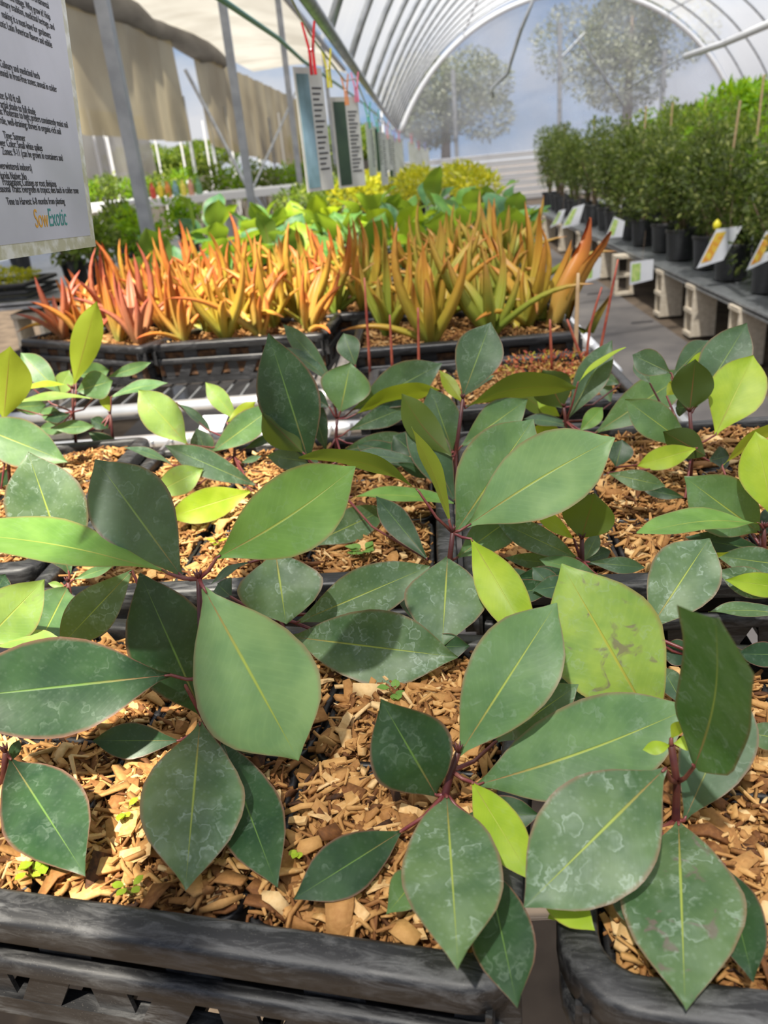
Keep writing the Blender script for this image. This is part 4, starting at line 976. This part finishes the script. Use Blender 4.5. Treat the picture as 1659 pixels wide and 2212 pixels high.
def broad_plant(x, y, kind, label, n=8, hgt=.25, seed=0, zb=RIMZ - .1, sc=1.0, cat='plant', grp='broad leaved plants behind the aloes'):
    r = random.Random(seed); p = empty('broad_leaf_plant', (x, y, zb), label, cat, grp)
    for k in range(n):
        a = k * 2.4 + r.uniform(-.4, .4); h = hgt * r.uniform(.45, 1.05) + (RIMZ - zb) * .6; rr_ = r.uniform(.03, .10) * sc; e = Vector((rr_ * math.cos(a), rr_ * math.sin(a), h))
        st_ = MB().tube([(0, 0, 0), e * .5 + Vector((0, 0, .03)), e], .004 * sc, 6).obj('stalk', M['fol_stalk'], p)
        o = link('leaf', r.choice(BL[kind if r.random() < .75 else r.choice(list(BL))]), p, e, (r.uniform(-.5, .5), r.uniform(-1.1, .3), a)); s = sc * r.uniform(.8, 1.25); o.scale = (s, s, s)
    return p
M['fol_stalk'] = simple('leaf_stalk', (0.14, 0.22, 0.05), .5)
k = 0
for j, yy in enumerate((3.72, 4.15, 4.6, 5.1)):
    xs = [-1.15, -.85, -.55, -.25, .05, .35] if j % 2 == 0 else [-1.0, -.7, -.4, -.1, .2, .45]
    for i, xx in enumerate(xs):
        k += 1; kd = ['broad2', 'broad', 'broad2', 'broad', 'broad3', 'broad'][(i + j) % 6]
        broad_plant(xx, yy, kd, 'broad leaved green plant, %s from the left in the %s row behind the aloes' % (ORD[i], ORD[j]), 8, .09 + .05 * ((i * 3 + j) % 3) + .01 * j, 300 + k, sc=1.05)
for j, (yy) in enumerate((3.93, 4.85)):
    for i, xx in enumerate((-.9, -.3, .25)):
        tray(xx, yy, .56, .80, 0, '%s black tray under the broad leaved plants, %s row' % (['left', 'middle', 'right'][i], ORD[j]), slats=False, mat='plastic2')
# yellow crotons and far bench
table(-1.35, 1.0, 6.9, 13.5, .965, 'far metal bench table under the yellow leaved crotons')
for i in range(16):
    xx = -1.0 + .5 * (i % 4); yy = 7.2 + 1.1 * (i // 4); r = random.Random(i)
    p = empty('croton', (xx, yy, .965), 'yellow leaved croton, %s from the left in the %s row of the far bench' % (ORD[i % 4], ORD[i // 4]), 'croton', 'yellow crotons on the far bench')
    link('nursery_pot', bpy.data.meshes.get('round_pot_small') or MB().lathe([(.0, 0), (.07, 0), (.09, .15), (.098, .15), (.098, .17), (.085, .17), (.08, .14), (0, .13)], 16).mesh('round_pot_small', M['plastic2'], True), p)
    link('foliage', foliage_mesh('foliage', [(0, 0, .27 + .03 * (i % 3), .24, .24, .13)], 500, .055, M['fol_yel'] if i % 4 > 0 else M['fol_mid'], i), p)
# green bushes at the left between bench and sign
def shrub(name, x, y, z0, pot, crown, mat, label, grp, seed, n=1300, ls=.05, trunk=True, cat='shrub', stake=0, asp=.45):
    r = random.Random(seed); p = empty(name, (x, y, z0), label, cat, grp)
    if pot:
        key = 'round_pot_%d' % int(pot * 100); me = bpy.data.meshes.get(key) or MB().lathe([(0, 0), (pot * .80, 0), (pot * .82, .01), (pot * .93, pot * 1.6), (pot * .97, pot * 1.62), (pot, pot * 1.66), (pot, pot * 1.86), (pot * .96, pot * 1.88), (pot * .93, pot * 1.86), (pot * .92, pot * 1.7), (0, pot * 1.65)], 24).mesh(key, M['plastic2'], True)
        link('pot', me, p)
    cz, rx, rz = crown; bl = []
    for k in range(7):
        a = r.uniform(0, 6.28); q = r.uniform(.2, .65) * rx; bl.append((q * math.cos(a), q * math.sin(a), cz + r.uniform(-.6, .6) * rz, rx * .5, rx * .5, rz * .5))
    bl.append((0, 0, cz, rx * .6, rx * .6, rz * .75)); link('foliage', foliage_mesh('foliage', bl, n, ls, mat, seed, asp=asp), p)
    if trunk:
        b = MB()
        for k in range(4):
            a = k * 1.6; b.tube([(0, 0, 0.05), (.03 * math.cos(a), .03 * math.sin(a), cz * .55), (rx * .5 * math.cos(a), rx * .5 * math.sin(a), cz)], [.014, .011, .004], 6)
        b.obj('stems', M['bark'], p)
    if stake: MB().tube([(.05, -.08, pot), (.05 + r.uniform(-.05, .05), -rx * .8, stake)], .009, 6).obj('stake', M['bamboo'], p)
    return p
for i, (xx, yy) in enumerate(((-2.05, 5.2), (-1.95, 5.75), (-2.35, 5.5), (-2.3, 6.4), (-2.0, 7.2), (-2.7, 7.6), (-3.4, 6.9))):
    shrub('leafy_bush', xx, yy, .93, .09, (.30, .22, .15), [M['fol_mid'], M['fol_lime'], M['fol_dark']][i % 3], 'small leafy bush, %s of those on the left bench counting from the sign' % ORD[i], 'leafy bushes on the left bench', 700 + i, 500, .06)
def side_bench(x0, x1, y0, y1, z, label):
    t = empty('side_bench', ((x0 + x1) / 2, (y0 + y1) / 2, 0), label, 'bench'); w, d = x1 - x0, y1 - y0
    MB().box((0, 0, z - .02), (w, d, .012)).obj('bench_top', M['galv'], t)
    for sx in (-1, 1): MB().box((sx * (w / 2 - .015), 0, z - .022), (.03, d, .045)).obj('edge_rail', M['galv'], t)
    for k in range(2): MB().box((0, (k - .5) * (d - .03), z - .022), (w, .03, .045)).obj('edge_rail', M['galv'], t)
    return t
def cinder(x, y, z, rotz, label, upright=True):
    p = empty('cinder_block', (x, y, z), label, 'cinder block', 'cinder blocks under the benches'); p.rotation_euler = (0, 0, rotz)
    # upright block: .20 wide (x), .20 deep (y), .40 tall, with two cores running along x
    b = MB(); Lz, w, d, t = .40, .19, .19, .032
    b.box((0, -d / 2 + t / 2, Lz / 2), (w, t, Lz)); b.box((0, d / 2 - t / 2, Lz / 2), (w, t, Lz))
    for zz in (t / 2, Lz / 2, Lz - t / 2): b.box((0, 0, zz), (w, d - 2 * t, t))
    o = b.obj('block_body', M['concrete'], p); bv = o.modifiers.new('bevel', 'BEVEL'); bv.width = .006; bv.segments = 2
    b2 = MB(); 
    for zz in (.016, .2, .384): b2.box((-w / 2 - .004, 0, zz), (.012, d, .03))
    b2.obj('ridge', M['concrete'], p); return p
side_bench(-4.6, -2.25, 4.9, 9.0, .93, 'left bench on cinder blocks seen under the sign')
for i, (xx, yy) in enumerate(((-2.5, 5.05), (-3.0, 5.05), (-3.5, 5.05), (-2.45, 6.4), (-2.45, 7.6))):
    for kk in range(2):
        cinder(xx, yy, .015 + kk * .44, R_(90), '%s cinder block of the %s support under the left bench' % (['lower', 'upper'][kk], ORD[i]))
for i in range(3): tray(-2.75 - .62 * i, 5.25, .56, .5, 0, 'black tray of yellow moss on the left bench, %s from its right end' % ORD[i], slats=False, z=1.03, h=.10, mat='plastic2')
for i in range(3):
    tag(link('moss_bed', foliage_mesh('moss_bed', [(0, 0, 0, .25, .22, .05)], 900, .03, M['fol_yel'], 90 + i), None, (-2.75 - .62 * i, 5.25, 1.05)), 'yellow green moss filling the %s tray of the left bench' % ORD[i], 'moss', kind='stuff')
# far white bench and coloured pots beyond the left posts
for i, (yy, zz) in enumerate(((12.0, 1.25), (15.0, 1.2), (18.5, 1.15))):
    t = empty('white_bench', (-4.3, yy, 0), 'long white bench beyond the steel posts, %s from the aloes' % ORD[i], 'bench', 'white benches beyond the posts')
    MB().box((0, 0, zz), (5.6, 1.0, .09)).obj('bench_top', M['whitepl'], t)
    for sx in (-2.6, -.9, .9, 2.6): MB().box((sx, 0, zz / 2), (.08, .8, zz)).obj('leg', M['whitepl'], t)
cols = [(.6, .08, .05), (.75, .62, .05), (.7, .25, .05), (.2, .35, .4), (.75, .65, .1), (.6, .3, .2), (.15, .3, .15)]
for i, cc in enumerate(cols):
    q = onY(318 + i * 17, 352, 12.0); b = MB().lathe([(0, 0), (.04, 0), (.045, .13), (.02, .17), (.02, .21), (0, .21)], 12)
    tag(b.obj('upright_bottle', simple('coloured_pot_%d' % i, cc, .5), None, False, (q.x, 12.0, 1.295)), '%s small upright container in the coloured row on the nearest white bench' % ORD[i], 'container', 'coloured containers on the white bench')
for i in range(10):
    shrub('leafy_bush', -6.6 + .52 * i, 16.75 + .1 * (i % 3), .02, 0, (1.35, .5, .35), [M['fol_lime'], M['fol_mid']][i % 2], 'pale green bush, %s of the row behind the white benches' % ORD[i], 'bushes behind the white benches', 820 + i, 700, .09, trunk=True)
# ------------------------------------------------------------------ side walls of the left bay
wl = empty('wall_left', (-9.5, 0, 0), kind='structure'); vs = []
for j in range(41):
    for i in range(9): vs.append((.15 * math.sin(j * 1.3) * math.sin(i / 8 * 3.1), -1 + j * .8, i * .45))
fs = [(j * 9 + i, (j + 1) * 9 + i, (j + 1) * 9 + i + 1, j * 9 + i + 1) for j in range(40) for i in range(8)]
MB().add(vs, fs).obj('film_panel', M['sideroof'], wl, True)
for j in range(12): MB().box((.12, -.5 + j * 2.6, 1.8), (.07, .07, 3.6)).obj('post', M['whitepl'], wl)
wbl = empty('wall_back_side_bay', (-5.0, YB + .4, 0), kind='structure')
for i in range(12): MB().box((-4.2 + i * .76, 0, 1.5), (.05, .05, 3.0)).obj('post', M['whitepl'], wbl)
MB().box((0, .05, .75), (9.2, .02, 1.5)).obj('film_panel', M['sideroof'], wbl)

# ------------------------------------------------------------------ right bench with potted shrubs
side_bench(2.13, 3.9, 3.6, 16.5, .44, 'low metal bench carried by upright cinder blocks at the right')
names = ['nearest', 'second nearest', 'third nearest', 'fourth nearest', 'fifth nearest', 'sixth nearest', 'seventh nearest', 'eighth nearest']
for i, yy in enumerate((5.55, 6.50, 7.36, 8.60, 9.8, 11.2, 12.6, 14.2)):
    cinder(2.215 if i not in (3,) else 2.10, yy, .015, R_(0 if i != 3 else 90), '%s upright cinder block along the aisle edge of the right bench' % names[i])
k = 0
FM = ['fol_dark', 'fol_mid', 'fol_dark', 'fol_mid', 'fol_dark', 'fol_lime']
for j in range(17):
    yy = 5.2 + j * .64
    for i in range(3):
        xx = 2.42 + i * .50 + (.04 if j % 2 else 0); r = random.Random(900 + k)
        if i > 0 and j > 10: continue
        hgt = .58 + .012 * j + .12 * r.random() + (.04 if i else 0)
        shrub('potted_shrub', xx, yy, .44, .145, (hgt, .28 + .10 * r.random(), .44 + .12 * r.random()), M[FM[(k * 5 + j) % 6]], 'potted %s shrub, %s in the %s row back from the aisle edge' % (['dark green', 'mid green', 'dark green', 'mid green', 'dark green', 'bright green'][(k * 5 + j) % 6], ORD[j], ORD[i]), 'potted shrubs on the right bench', 900 + k, 3000 if j < 8 else 2000, .05, stake=(1.2 + .25 * r.random()) if k % 4 == 1 else 0)
        k += 1
for i in range(8):
    yy = 8.6 + i * .75; r = random.Random(i + 44)
    shrub('tall_feathery_plant', 4.25 - .1 * (i % 2), yy, .03, .17, (1.50 + .12 * r.random() + (.18 if i == 3 else 0), .55, .28), M['fol_lime'] if i < 6 else M['fol_mid'], 'tall bright green plant with feathery leaves, %s behind the bench shrubs' % ORD[i], 'tall plants behind the right bench', 1200 + i, 1300, .12, asp=.3)
def hangtag(name, P, w, h, mat_pic, label, right, up_, cat='tag'):
    right = right.normalized(); up_ = (up_ - right * up_.dot(right)).normalized(); nrm = right.cross(up_)
    p = empty(name, P, label, cat, 'white picture tags on the shrubs'); m_ = Matrix((right, up_, nrm)).transposed()
    MB().box((0, 0, 0), (w, h, .002), m_).obj('card', M['card'], p)
    MB().box(right * (-w * .2) + up_ * (0) + nrm * .0016, (w * .42, h * .8, .001), m_).obj('picture', mat_pic, p)
    MB().tube([up_ * h * .5, up_ * h * .5 + Vector((0, .02, .08))], .0015, 4).obj('tie', M['whitepl'], p)
pic1 = simple('orange_fruit_picture', (0.65, 0.25, 0.04), .4, col2=(0.75, 0.6, 0.08), scale=25)
pic2 = simple('green_fruit_picture', (0.55, 0.65, 0.25), .4, col2=(0.3, 0.5, 0.1), scale=25)
def quad_tag(px, py, d, wpx, hpx, skew, pic, label):
    c = onY(px, py, d); r1 = onY(px + wpx / 2, py - 3, d) - onY(px - wpx / 2, py + 3, d); u1 = onY(px + skew, py - hpx / 2, d + .05) - onY(px - skew, py + hpx / 2, d)
    hangtag('picture_tag', c, r1.length * 1.0, u1.length, pic, label, r1, u1)
def para_tag(P4, d, pic, label):
    Q4 = [onY(x, y, d) for x, y in P4]; c = sum(Q4, Vector()) / 4; right = (Q4[1] - Q4[0]); up_ = (Q4[0] - Q4[3])
    p = empty('picture_tag', c, label, 'tag', 'white picture tags on the shrubs'); q = [v - c for v in Q4]; off = Vector((0, .004, 0))
    MB().add([tuple(v) for v in q] + [tuple(v + off) for v in q], [(0, 3, 2, 1), (4, 5, 6, 7), (0, 1, 5, 4), (1, 2, 6, 5), (2, 3, 7, 6), (3, 0, 4, 7)]).obj('card', M['card'], p)
    f = lambda a, b: (q[0] * (1 - a) + q[1] * a) * (1 - b) + (q[3] * (1 - a) + q[2] * a) * b - Vector((0, .002, 0))
    MB().add([tuple(f(.06, .10)), tuple(f(.45, .10)), tuple(f(.45, .88)), tuple(f(.06, .88))], [(0, 3, 2, 1)]).obj('picture', pic, p)
    MB().tube([q[0] * .5 + q[1] * .5, q[0] * .5 + q[1] * .5 + Vector((.05, .12, .22))], .0012, 4).obj('tie', M['bark'], p)
para_tag([(1548, 495), (1604, 488), (1562, 562), (1505, 580)], 6.2, pic1, 'white tag with an orange fruit picture hanging below the yellow lemon')
para_tag([(1655, 500), (1710, 480), (1665, 560), (1612, 585)], 5.7, pic1, 'white tag with an orange picture cut by the right picture edge')
para_tag([(1238, 448), (1263, 440), (1250, 485), (1212, 494)], 9.6, pic2, 'white tilted tag right of the pair hanging over the far aisle')
para_tag([(1208, 455), (1222, 452), (1210, 482), (1188, 492)], 10.0, pic2, 'white tilted tag left of the pair hanging over the far aisle')
para_tag([(1327, 468), (1350, 478), (1344, 512), (1308, 514)], 8.3, pic2, 'tag with a pale green fruit picture between the far pots')
para_tag([(1362, 566), (1412, 560), (1410, 604), (1360, 616)], 6.9, pic2, 'white tag with a yellow green picture beside the upright cinder block')
para_tag([(1266, 560), (1300, 556), (1296, 600), (1264, 610)], 8.6, pic2, 'white tag half hidden behind the folded orange leaves')
q = onY(1549, 487, 6.3); b = MB(); b.lathe([(0.001, -.040), (.012, -.036), (.026, -.018), (.030, 0), (.026, .018), (.013, .034), (.006, .042), (.001, .045)], 16)
tag(b.obj('lemon', simple('lemon_skin', (0.75, 0.66, 0.02), .4, col2=(0.82, 0.74, 0.05), scale=60), None, True, q), 'ripe yellow lemon hanging above the white orange picture tag', 'lemon')

# ------------------------------------------------------------------ trees outside
def tree(x, y, h, r_, label, seed, mat='fol_tree', n=16000, ls=.16):
    p = empty('tree', (x, y, 0), label, 'tree', 'trees beyond the greenhouse'); r = random.Random(seed); bl = []
    for k in range(10): a = r.uniform(0, 6.28); q = r.uniform(0, .65) * r_; bl.append((q * math.cos(a), q * math.sin(a), h * r.uniform(.42, .85), r_ * .45, r_ * .45, h * .16))
    link('crown', foliage_mesh('crown', bl, n, ls, M[mat], seed), p)
    MB().tube([(0, 0, 0), (.1, 0, h * .3), (.2, .1, h * .7)], [.25, .2, .06], 8).obj('trunk', M['bark'], p, True)
tree(8.4, 35, 8.2, 3.6, 'large tree hazy behind the middle of the end wall', 1)
tree(1.4, 39, 6.2, 3.0, 'lower rounded tree hazy behind the left of the end wall', 2)
tree(-3.0, 36, 3.0, 2.4, 'low tree outside beyond the hanging cards', 3, 'fol_mid')
tree(-10.0, 36, 3.0, 3.2, 'tree outside behind the white bench row', 4, 'fol_mid')

# ------------------------------------------------------------------ laminated sign
SX = -.32
S = empty('plant_sign', (SX, .70, 1.60), 'laminated white information sign with black text hanging at the upper left', 'sign')
def sp_(px, py): v = onX(px, py, SX); return v - Vector((SX, .70, 1.60))
br, tr_ = sp_(197, 508), sp_(128, -40)
bot = sp_(0, 530)
dirv = (br - bot).normalized()
yl = -.26
def sline(v, y): return v + dirv * ((y - v.y) / dirv.y)
bl_ = sline(br, yl); upv = (tr_ - br).normalized(); topR = br + upv * .36; topL = bl_ + upv * .36
def slab(P, x0, x1): return MB().add([(x0, p.y, p.z) for p in P] + [(x1, p.y, p.z) for p in P], [(0, 1, 2, 3), (7, 6, 5, 4), (0, 4, 5, 1), (1, 5, 6, 2), (2, 6, 7, 3), (3, 7, 4, 0)])
lam = simple('cloudy_laminate_edge', (0.55, 0.55, 0.40), .15, col2=(0.78, 0.80, 0.74), scale=55, lo=.45, hi=.6)
slab([bl_ - upv * .011, br - upv * .011 + dirv * .007, topR + dirv * .007, topL], -.0006, .0006).obj('laminate_edge', lam, S)
slab([bl_, br - dirv * .004, topR - dirv * .004, topL], -.0010, .0010).obj('paper', simple('printed_paper', (0.50, 0.52, 0.58), .22, col2=(0.60, 0.62, 0.70), scale=9), S)
def text(body, px, py, size, mat, right=True, sx=1.0, rot=0.0):
    c = bpy.data.curves.new('lettering', 'FONT'); c.body = body; c.size = size; c.align_x = 'RIGHT' if right else 'LEFT'; c.extrude = .00008; c.offset = 0
    o = bpy.data.objects.new('lettering', c); COL.objects.link(o); o.parent = S; p = sp_(px, py); o.location = (.0013, p.y, p.z)
    o.rotation_euler = Matrix(((0, 0, 1), (1, 0, 0), (0, 1, 0))).to_euler(); o.rotation_euler.rotate_axis('Z', math.atan2(dirv.z, dirv.y)); o.scale = (sx, 1, 1); c.materials.append(mat)
    return o
TX = [("bold foliage. Why grow it? Hoja", 107, 44), ("culinary tradition, medicinal heritage, and", 116, 66), ("making it a must-have for gardeners", 108, 84), ("exotic Latin American flavors and edible", 111, 104),
      ("as an ornamental", 104, 20),
      ("Culinary and medicinal herb", 84, 172), ("Perennial in frost-free zones; annual in colder", 121, 200),
      ("Size: 6-10 ft tall", 43, 224), ("Partial shade to full shade", 75, 249), ("Needs: Moderate to high; prefers consistently moist soil", 145, 277), ("Fertile, well-draining; thrives in organic-rich soil", 130, 291), ("Time: Summer", 53, 306),
      ("Flower Color: Small white spikes", 90, 327), ("Zones: 9-11 (can be grown in containers and", 134, 348), ("overwintered indoors)", 67, 370), ("Florida Native: No", 56, 389), ("Propagation: Cuttings or root divisions", 120, 404), ("Seasonal Traits: Evergreen in tropics; dies back in colder zone", 168, 418), ("Time to Harvest: 6-8 months from planting", 138, 441)]
for b_, px, py in TX: text(b_, px, py, .0080, M['ink'], sx=.78)
OR = simple('orange_ink', (0.70, 0.36, 0.03), .5); TE = simple('teal_ink', (0.04, 0.28, 0.25), .5)
o = text("Sow", 74, 492, .021, OR, right=False, sx=.72); o2 = text("Exotic", 104, 489, .021, TE, right=False, sx=.72)
for o_k in (o, o2): o_k.data.shear = .25
PINS = []
def pin(name, P, col, label, s=1.0):
    if P.x > -10 and P.y > 1.5: PINS.append(P + Vector((0, 0, .03 * s)))
    p = empty(name, P, label, 'clothespin', 'clothespins on the line'); mt = simple('pin_' + name + str(P.y)[:4], col, .4)
    for sg in (-1, 1):
        MB().add([(sg * a * s, b * s, c * s) for (a, b, c) in ((.001, -.005, -.045), (.007, -.005, -.045), (.006, -.005, 0), (.015, -.005, .05), (.011, -.005, .05), (.001, -.005, 0), (.001, .005, -.045), (.007, .005, -.045), (.006, .005, 0), (.015, .005, .05), (.011, .005, .05), (.001, .005, 0))],
                 [(0, 1, 2, 5), (5, 2, 3, 4), (7, 6, 11, 8), (8, 11, 10, 9), (0, 6, 7, 1), (1, 7, 8, 2), (2, 8, 9, 3), (3, 9, 10, 4), (4, 10, 11, 5), (5, 11, 6, 0)]).obj('pin_leg', mt, p)
    MB().tube([(-.007 * s, 0, 0), (.007 * s, 0, 0)], .004 * s, 8).obj('spring', M['galv'], p)
pin('clothespin', onX(45, -230, SX), (.7, .1, .1), 'clothespin holding the big laminated sign', 1.0)
# hanging cards along the line
stripe = simple('green_picture_strip', (0.06, 0.13, 0.12), .3, col2=(0.28, 0.45, 0.55), scale=7, stretch=(1, 1, .6))
dstripe = simple('dark_green_picture_strip', (0.02, 0.05, 0.03), .3, col2=(0.05, 0.10, 0.05), scale=7)
cream = simple('cream_card', (0.50, 0.51, 0.46), .25, col2=(0.60, 0.61, 0.58), scale=9)
def hcard(px0, px1, py0, py1, d, strip, label, pc, plab, pinx=None, dy=.12, lines=True, sc=1.0):
    A_, B_ = onY(px0, py1, d), onY(px1, py1, d + dy); C_ = onY(px1, py0, d + dy); D_ = onY(px0, py0, d); C_.x, C_.y = B_.x, B_.y; D_.x, D_.y = A_.x, A_.y
    D_.z = C_.z = onY((px0 + px1) / 2, py0, d).z; A_.z = B_.z = onY((px0 + px1) / 2, py1, d).z
    c = (A_ + B_ + C_ + D_) / 4; p = empty('hanging_card', c, label, 'card', 'laminated cards on the line')
    e = (B_ - A_); w = e.length; e.normalize(); nrm = Vector((e.y, -e.x, 0)); h = D_.z - A_.z; m_ = Matrix((e, nrm, Vector((0, 0, 1)))).transposed()
    MB().box((0, 0, 0), (w, .002, h), m_).obj('sheet', cream, p)
    if strip: MB().box(e * (-w * .22) + nrm * .002 + Vector((0, 0, -.01 * h)), (w * .42, .001, h * .92), m_).obj('picture', strip, p)
    if lines:
        b = MB()
        for k in range(16): b.box(e * (w * (.24 - .03 * (k % 3))) + nrm * .002 + Vector((0, 0, h * (.34 - k * .044))), (w * (.34 - .06 * (k % 3)), .001, h * .014), m_)
        b.obj('lettering', M['ink'], p)
    pin('clothespin', Vector((c.x, c.y, D_.z + .022 * sc)) if pinx is None else onY(pinx[0], pinx[1], d), pc, plab, sc)
hcard(664, 722, 138, 413, 2.8, stripe, 'tall laminated card with a blue green picture strip, nearest on the line', (.60, .015, .02), 'long red clothespin holding the nearest card', (672, 108), sc=1.5)
hcard(733, 790, 205, 405, 3.4, dstripe, 'tall laminated card with a dark green picture strip, second on the line', (.62, .22, .05), 'orange clothespin holding the second card', (747, 196), sc=1.1)
pin('clothespin', onY(709, 150, 3.0), (.65, .60, .03), 'yellow clothespin beside the nearest card', 1.2)
pin('clothespin', onY(769, 190, 3.5), (.75, .18, .30), 'pink clothespin beside the second card', 1.1)
sp2 = [(806, 262, 380, 4.6), (822, 272, 372, 5.3), (832, 285, 400, 6.0), (842, 290, 368, 6.8), (850, 292, 395, 7.6), (857, 298, 375, 8.6), (866, 300, 365, 9.8), (893, 305, 375, 11.0), (908, 318, 385, 12.5), (921, 320, 372, 14.0)]
pcs = [(.05, .35, .2), (.1, .4, .3), (.3, .3, .35), (.7, .3, .3), (.5, .5, .5), (.35, .2, .5), (.7, .2, .25), (.7, .25, .3), (.5, .1, .1), (.3, .3, .6)]
for i, (px, y0, y1, d) in enumerate(sp2):
    hcard(px - 7, px + 8, y0, y1, d, dstripe if i in (1, 4) else None, 'narrow pale card, %s along the line from the nearest' % ORD[i + 2], pcs[i], 'small clothespin holding the %s card on the line' % ORD[i + 2], dy=.10, lines=i < 5, sc=1.3)
PINS.sort(key=lambda v: v.y); MB().tube([PINS[0] + Vector((0, -.5, .05))] + PINS, .0035, 6).obj('line_wire', M['galv'], ceil)
dg = bpy.context.evaluated_depsgraph_get()
for o in [o for o in bpy.data.objects if o.type == 'FONT']:
    me = bpy.data.meshes.new_from_object(o.evaluated_get(dg)); n_ = link('lettering', me, o.parent, o.location, o.rotation_euler); n_.scale = o.scale; bpy.data.objects.remove(o)
for o in bpy.data.objects:
    if o.parent is None and o.get('label') and len(o['label'].split()) > 16: print('LONG', o['label'])
if 0: print('aloe leaves', ALPARTS[0], 'objects', len(bpy.data.objects), 'tris', sum(len(o.data.loop_triangles) or sum(len(p.vertices) - 2 for p in o.data.polygons) for o in []) )
